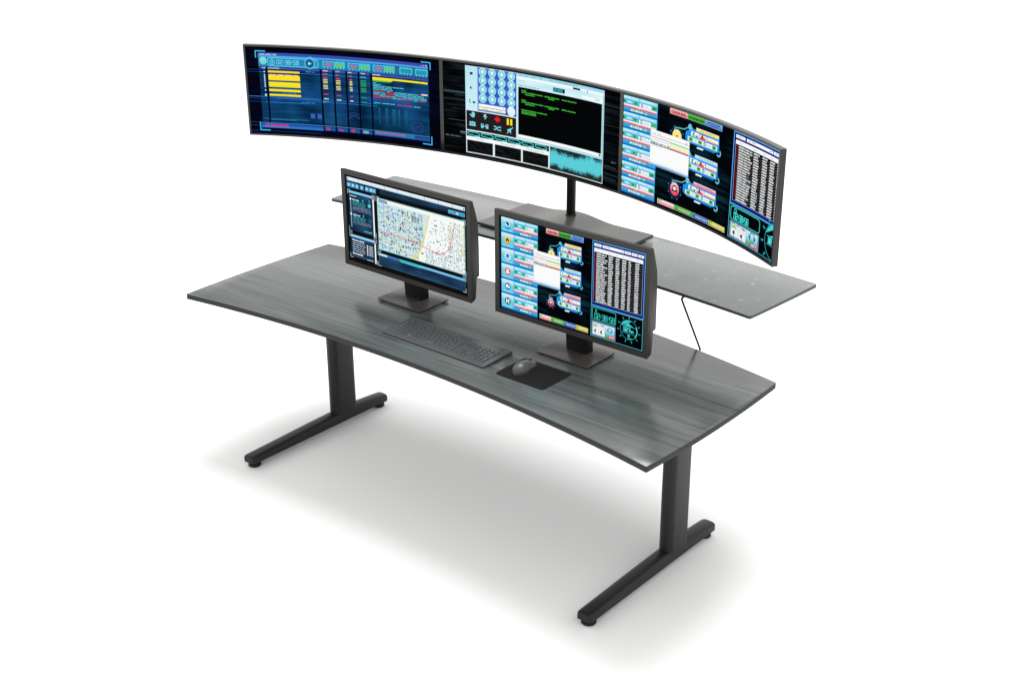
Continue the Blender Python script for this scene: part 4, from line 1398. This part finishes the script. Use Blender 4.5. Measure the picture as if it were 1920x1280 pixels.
def make_monitor(xc, xs, label, draw, seed):
    m = empty('monitor', (xs, 0.55, HT), label, 'monitor', 'black monitors standing on the desk')
    x0, x1 = xc - MW / 2, xc + MW / 2
    z0 = MZ - MH
    # rear housing: side profile drawn in (y, z) and run across the width
    prof = [(0.5050, z0 + 0.002), (0.5130, z0 + 0.002), (0.5230, z0 + 0.007), (0.5280, z0 + 0.014), (0.5305, 0.879), (0.5340, 0.9300), (0.5480, 0.9325), (0.5500, 0.9350), (0.5490, 1.0530), (0.5472, 1.1084), (0.5437, 1.1530), (0.5300, 1.2000), (0.5160, MZ - 0.0016), (0.5050, MZ - 0.0010)]
    v, f = prism(prof, bevel_prof(x0 + 0.0006, x1 - 0.0006, 0.0015), lambda a, b, c: (c, a, b))
    link_mesh('rear_housing', v, f, M['plastic'], m, None, 30)
    # bezel
    ix0, ix1, iz1, iz0 = x0 + 0.0312 * MW, x0 + 0.9730 * MW, MZ - 0.0475 * MH, MZ - 0.9505 * MH
    loops = [(0, 0.5049), (0, MY + 0.0012), (0.0004, MY + 0.0004), (0.0012, MY), (None, MY), (None, 0.5046)]
    v, f = [], []
    for d, y in loops:
        a, b, c, e = (x0 + d, x1 - d, z0 + d, MZ - d) if d is not None else (ix0, ix1, iz0, iz1)
        v += [(a, y, c), (b, y, c), (b, y, e), (a, y, e)]
    for k in range(len(loops) - 1):
        for i in range(4):
            j = (i + 1) % 4
            f.append([k * 4 + i, k * 4 + j, k * 4 + 4 + j, k * 4 + 4 + i])
    link_mesh('bezel', v, f, M['plastic'], m, None, 20)
    p = Panel(lambda u, w, off: (x0 + MW * u, MY + 0.0032 - off, MZ - MH * w), MW, MH, seed=seed)
    p.rect(0.029, 0.045, 0.9755, 0.953, (5, 5, 7), z=-1)
    draw(p)
    p.build(m)
    # stand: neck with hinge block, thin plate with pads
    loop = [(0.5495, 0.7488), (0.5960, 0.7488), (0.5880, 0.98), (0.5780, 1.02), (0.5560, 1.02), (0.5375, 0.985), (0.5370, 0.93)]
    v, f = prism(loop, bevel_prof(xs - 0.0465, xs + 0.0465, 0.004), lambda a, b, c: (c, a, b))
    link_mesh('stand_neck', v, f, M['gloss'], m, None, 40)
    link_mesh('hinge_block', *box(xs - 0.05, 0.5495, 0.96, xs + 0.05, 0.573, 1.06, 0.003), M['gloss'], m)
    base = link_mesh('stand_base', *prism(rect_loop(xs - 0.120, 0.4600, xs + 0.120, 0.6360, 0.010), bevel_prof(0.7436, 0.7484, 0.0007)), M['plate'], m)
    for dx in (-0.104, 0.104):
        for y in (0.478, 0.618):
            link_mesh('rubber_pad', *lathe(xs + dx, y, [(0.010, 0.7404), (0.010, 0.7434)], 14), M['rubber'], base)
    return m


make_monitor(-0.3691, -0.3815, 'black monitor showing a street map, standing behind the keyboard', draw_map, 5)
make_monitor(0.4537, 0.4535, 'black monitor showing blue tiles, a call list and a dial, standing behind the mouse pad', draw_dispatch, 9)

# ------------------------------------------------------------------ the curved video wall
WC, WR, WA, WZ, WH = -1.56417, 2.4169, rad(31.6523), 1.6761, 0.3848
wall = empty('curved_video_wall', (-0.0397, 1.152, ZS), 'long curved display of three joined screens on a black pole, above the grey shelf', 'display')


def arc_box(a0, a1, z0, z1, ra, rb, b=0.0, n=48):
    """curved bar between two angles; b bevels its long edges"""
    sec = [(ra + b, z0), (rb, z0), (rb, z1), (ra + b, z1), (ra, z1 - b), (ra, z0 + b)] if b else [(ra, z0), (rb, z0), (rb, z1), (ra, z1)]
    v, f = [], []
    m = len(sec)
    for i in range(n + 1):
        a = a0 + (a1 - a0) * i / n
        v += [(r * sin(a), WC + r * cos(a), z) for r, z in sec]
    for i in range(n):
        for k in range(m):
            j = (k + 1) % m
            f.append([i * m + k, i * m + j, (i + 1) * m + j, (i + 1) * m + k])
    f.append(list(range(m))[::-1])
    f.append([n * m + k for k in range(m)])
    return v, f


zb = WZ - WH
link_mesh('display_housing', *arc_box(-WA, WA, zb, WZ, WR + 0.0052, WR + 0.0213), M['wallbox'], wall, None, 30)
dA = 0.0085 / WR
fr = MB()
fr.add(arc_box(-WA, WA, WZ - 0.0080, WZ, WR, WR + 0.0050, 0.0007))
fr.add(arc_box(-WA, WA, zb, zb + 0.0080, WR, WR + 0.0050, 0.0007))
fr.add(arc_box(-WA, -WA + dA, zb + 0.0082, WZ - 0.0082, WR + 0.0002, WR + 0.0050, 0, 2))
fr.add(arc_box(WA - dA, WA, zb + 0.0082, WZ - 0.0082, WR + 0.0002, WR + 0.0050, 0, 2))
fr.build('frame', M['wallbox'], wall)
for k in (-1, 1):
    a = k * rad(21.1) / 2
    link_mesh('divider', *arc_box(a - dA * 0.92, a + dA * 0.92, zb + 0.0082, WZ - 0.0082, WR + 0.0002, WR + 0.0050, 0, 2), M['wallbox'], wall)


def wall_panel(k, draw, seed, xf=(1, 0, 1, 0)):
    def surf(u, v, off):
        a = -WA + rad(21.1) * (k + u)
        r = WR + 0.0030 - off
        return (r * sin(a), WC + r * cos(a), WZ - WH * v)
    p = Panel(surf, rad(21.1) * WR, WH, seed=seed)
    p.rect(0.0075, 0.016, 0.9925, 0.984, (4, 4, 7), z=-1)
    p.xf, p.clip = xf, (0.0095, 0.019, 0.9905, 0.981)
    p.asp = (p.W * xf[0]) / (p.H * xf[2])
    draw(p)
    p.build(wall)


wall_panel(0, draw_table, 11)
wall_panel(1, draw_console, 12)
wall_panel(2, draw_dispatch, 13, (1.345, 0.207 - 1.345 * 0.291, 1.06, 0.030 - 1.06 * 0.060))

# pole, bracket and base plate with its raised ridge
PX, PY = -0.0397, 1.152
link_mesh('pole', *tube([(PX, PY, 1.020), (PX, PY, 1.50)], 0.0195, 32), M['gloss'], wall, None, 60)
link_mesh('pole_collar', *lathe(PX, PY, [(0.0235, 1.018), (0.0235, 1.0245), (0.0205, 1.0275), (0.0196, 1.0275)]), M['gloss'], wall, None, 40)
link_mesh('bracket_arm', *box(PX - 0.022, WC + WR + 0.0212, 1.44, PX + 0.022, PY - 0.012, 1.485, 0.002), M['gloss'], wall)
link_mesh('back_plate', *box(PX - 0.12, WC + WR + 0.0202, 1.40, PX + 0.12, WC + WR + 0.0280, 1.53, 0.001), M['gloss'], wall)
bx0, bx1, by0, by1, bz = -0.3165, 0.3380, 0.8790, 1.2075, 1.0045
nx, ny = 72, 10
v, f = [], []


def ridge(x):
    t = abs(x + 0.036) / 0.185
    return 0.0182 * (cos(PI * t) * 0.5 + 0.5) if t < 1 else 0.0


for i in range(nx + 1):
    x = bx0 + (bx1 - bx0) * i / nx
    for j in range(ny + 1):
        v.append((x, by0 + (by1 - by0) * j / ny, bz + ridge(x)))
m_ = ny + 1
for i in range(nx):
    for j in range(ny):
        f.append([i * m_ + j, (i + 1) * m_ + j, (i + 1) * m_ + j + 1, i * m_ + j + 1])
top_n = len(v)
for i in range(nx + 1):
    x = bx0 + (bx1 - bx0) * i / nx
    for j in range(ny + 1):
        v.append((x, by0 + (by1 - by0) * j / ny, bz - 0.0120))
for i in range(nx):
    for j in range(ny):
        f.append([top_n + q for q in (i * m_ + j, i * m_ + j + 1, (i + 1) * m_ + j + 1, (i + 1) * m_ + j)])
for i in range(nx):
    for j in (0, ny):
        a, b = i * m_ + j, (i + 1) * m_ + j
        f.append([a, b, top_n + b, top_n + a])
for j in range(ny):
    for i in (0, nx):
        a, b = i * m_ + j, i * m_ + j + 1
        f.append([a, b, top_n + b, top_n + a])
base = link_mesh('stand_base', v, f, M['plate'], wall, None, 35)
for x in (bx0 + 0.03, bx1 - 0.03):
    for y in (by0 + 0.03, by1 - 0.03):
        link_mesh('rubber_pad', *lathe(x, y, [(0.012, ZS + 0.0004), (0.012, bz - 0.0122)], 14), M['rubber'], base)

# ------------------------------------------------------------------ keyboard
KX0, KX1, KY0, KY1 = -0.2410, 0.2775, 0.2270, 0.3960
kb = empty('keyboard', ((KX0 + KX1) / 2, (KY0 + KY1) / 2, HT), 'slim black full-size keyboard lying on the desk left of the mouse pad', 'keyboard')


def kz(y):
    return 0.0062 + 0.0075 * (y - KY0) / (KY1 - KY0)


loop = rect_loop(KX0, KY0, KX1, KY1, 0.006, 4)
v, f = [], []
prof = [(0.0015, 0.0010, 0), (0, 0.0022, 0), (0, -0.0012, 1), (0.0012, 0.0, 1), (0.0042, 0.0, 1), (0.0056, -0.0012, 1)]
n = len(loop)
for d, z, top in prof:
    v += [(x, y, HT + z + (kz(y) if top else 0)) for x, y in (offset_loop(loop, d) if d else loop)]
for k in range(len(prof) - 1):
    for i in range(n):
        j = (i + 1) % n
        f.append([k * n + i, k * n + j, (k + 1) * n + j, (k + 1) * n + i])
f.append(list(range(n))[::-1])
f.append([(len(prof) - 1) * n + i for i in range(n)])
link_mesh('keyboard_body', v, f, M['kbody'], kb, None, 25)

U_ = 0.02065
ky = [0.3722, 0.3462, 0.3257, 0.3052, 0.2847, 0.2642]
gx = KX0 + 0.0205
key_rows = []
for k in range(13):
    x = 0 if k == 0 else 1 + k + 0.5 * ((k - 1) // 4)
    key_rows.append((x, 1, 0))
key_rows += [(k, 1, 1) for k in range(13)] + [(13, 2, 1)]
key_rows += [(0, 1.5, 2)] + [(1.5 + k, 1, 2) for k in range(12)] + [(13.5, 1.5, 2)]
key_rows += [(0, 1.75, 3)] + [(1.75 + k, 1, 3) for k in range(11)] + [(12.75, 2.25, 3)]
key_rows += [(0, 2.25, 4)] + [(2.25 + k, 1, 4) for k in range(10)] + [(12.25, 2.75, 4)]
key_rows += [(0, 1.5, 5), (1.5, 1.25, 5), (2.75, 1.25, 5), (4.0, 6.5, 5), (10.5, 1.5, 5), (12.0, 1.5, 5), (13.5, 1.5, 5)]
for r in (1, 2):
    key_rows += [(15.4 + k, 1, r) for k in range(3)]
key_rows += [(16.4, 1, 4)] + [(15.4 + k, 1, 5) for k in range(3)]
for r in (1, 2, 3, 4):
    key_rows += [(18.8 + k, 1, r) for k in range(4 if r == 1 else 3)]
key_rows += [(18.8, 2, 5), (20.8, 1, 5)]
tall = [(21.8, 2), (21.8, 4)]


def key_mesh(x0, y0, x1, y1):
    g = 0.0011
    x0, x1, y0, y1 = x0 + g, x1 - g, y0 + g, y1 - g
    lp = rect_loop(x0, y0, x1, y1, 0.0022, 3)
    n = len(lp)
    v, f = [], []
    for d, z in ((0, -0.0016), (0.0004, 0.0006), (0.0011, 0.0016), (0.0022, 0.0021)):
        v += [(x, y, HT + kz(y) + z) for x, y in offset_loop(lp, d)]
    cx, cy = (x0 + x1) / 2, (y0 + y1) / 2
    for k in range(3):
        for i in range(n):
            j = (i + 1) % n
            f.append([k * n + i, k * n + j, (k + 1) * n + j, (k + 1) * n + i])
    c = len(v)
    v.append((cx, cy, HT + kz(cy) + 0.0009))
    for i in range(n):
        f.append([3 * n + i, 3 * n + (i + 1) % n, c])
    return v, f


for x, w, r in key_rows:
    h = U_ if r else U_ * 0.82
    link_mesh('key', *key_mesh(gx + x * U_, ky[r] - h / 2, gx + (x + w) * U_, ky[r] + h / 2), M['key'], kb, None, 40)
for x, r in tall:
    yt = ky[r] + U_ / 2
    yb = (ky[r + 1] if r + 1 < 6 else ky[5]) - U_ / 2
    link_mesh('key', *key_mesh(gx + x * U_, yb, gx + (x + 1) * U_, yt), M['key'], kb, None, 40)

# ------------------------------------------------------------------ mouse pad and mouse
pad = link_mesh('mouse_pad', *prism(rect_loop(0.3360, 0.2225, 0.5570, 0.3950, 0.016, 8), bevel_prof(HT + 0.0004, HT + 0.0028, 0.0007)), M['pad'], None, None, 40)
tag(pad, 'black rounded mouse pad lying on the desk right of the keyboard', 'mouse pad')

mz = HT + 0.0031
mouse = empty('computer_mouse', (0.401, 0.315, mz), 'warm grey computer mouse sitting on the black mouse pad', 'mouse')


def mouse_body(cx, cy, L, rotz):
    """rounded shell: t runs from the palm end (0) to the button end (1)"""
    nt_, na = 28, 28
    v, f = [], []
    for i in range(nt_ + 1):
        t = i / nt_
        e = math.sqrt(max(0.0, 1 - abs(2 * t - 1) ** 2.6))
        wd = (0.0335 - 0.0045 * t - 0.0035 * sin(PI * t) ** 2 * (t > 0.4)) * e
        hg = (0.0375 * (1 - 0.50 * max(0, t - 0.25) ** 1.25 / 0.75) ) * (e ** 0.75)
        for k in range(na):
            a = 2 * PI * k / na
            ca, sa = cos(a), sin(a)
            x = wd * math.copysign(abs(ca) ** 0.85, ca)
            z = hg * (max(0, sa) ** 0.92) if sa > 0 else 0.0045 * -0.0
            if sa <= 0:
                x *= 0.94
                z = 0.0
            v.append((x, (t - 0.5) * L, z))
    for i in range(nt_):
        for k in range(na):
            j = (k + 1) % na
            f.append([i * na + k, i * na + j, (i + 1) * na + j, (i + 1) * na + k])
    c, s = cos(rotz), sin(rotz)
    return [(cx + x * c - y * s, cy + x * s + y * c, mz + z) for x, y, z in v], f


link_mesh('mouse_body', *mouse_body(0.401, 0.315, 0.124, rad(4)), M['mouse'], mouse, None, 60)
wy = 0.348
link_mesh('scroll_wheel', *[q for q in (lambda vf: ([(0.3985 + z_, wy + a_, mz + 0.0222 + b_) for a_, b_, z_ in vf[0]], vf[1]))(lathe(0, 0, [(0.0065, -0.003), (0.0078, -0.002), (0.0078, 0.002), (0.0065, 0.003)], 18))], M['rubber'], mouse, None, 40)
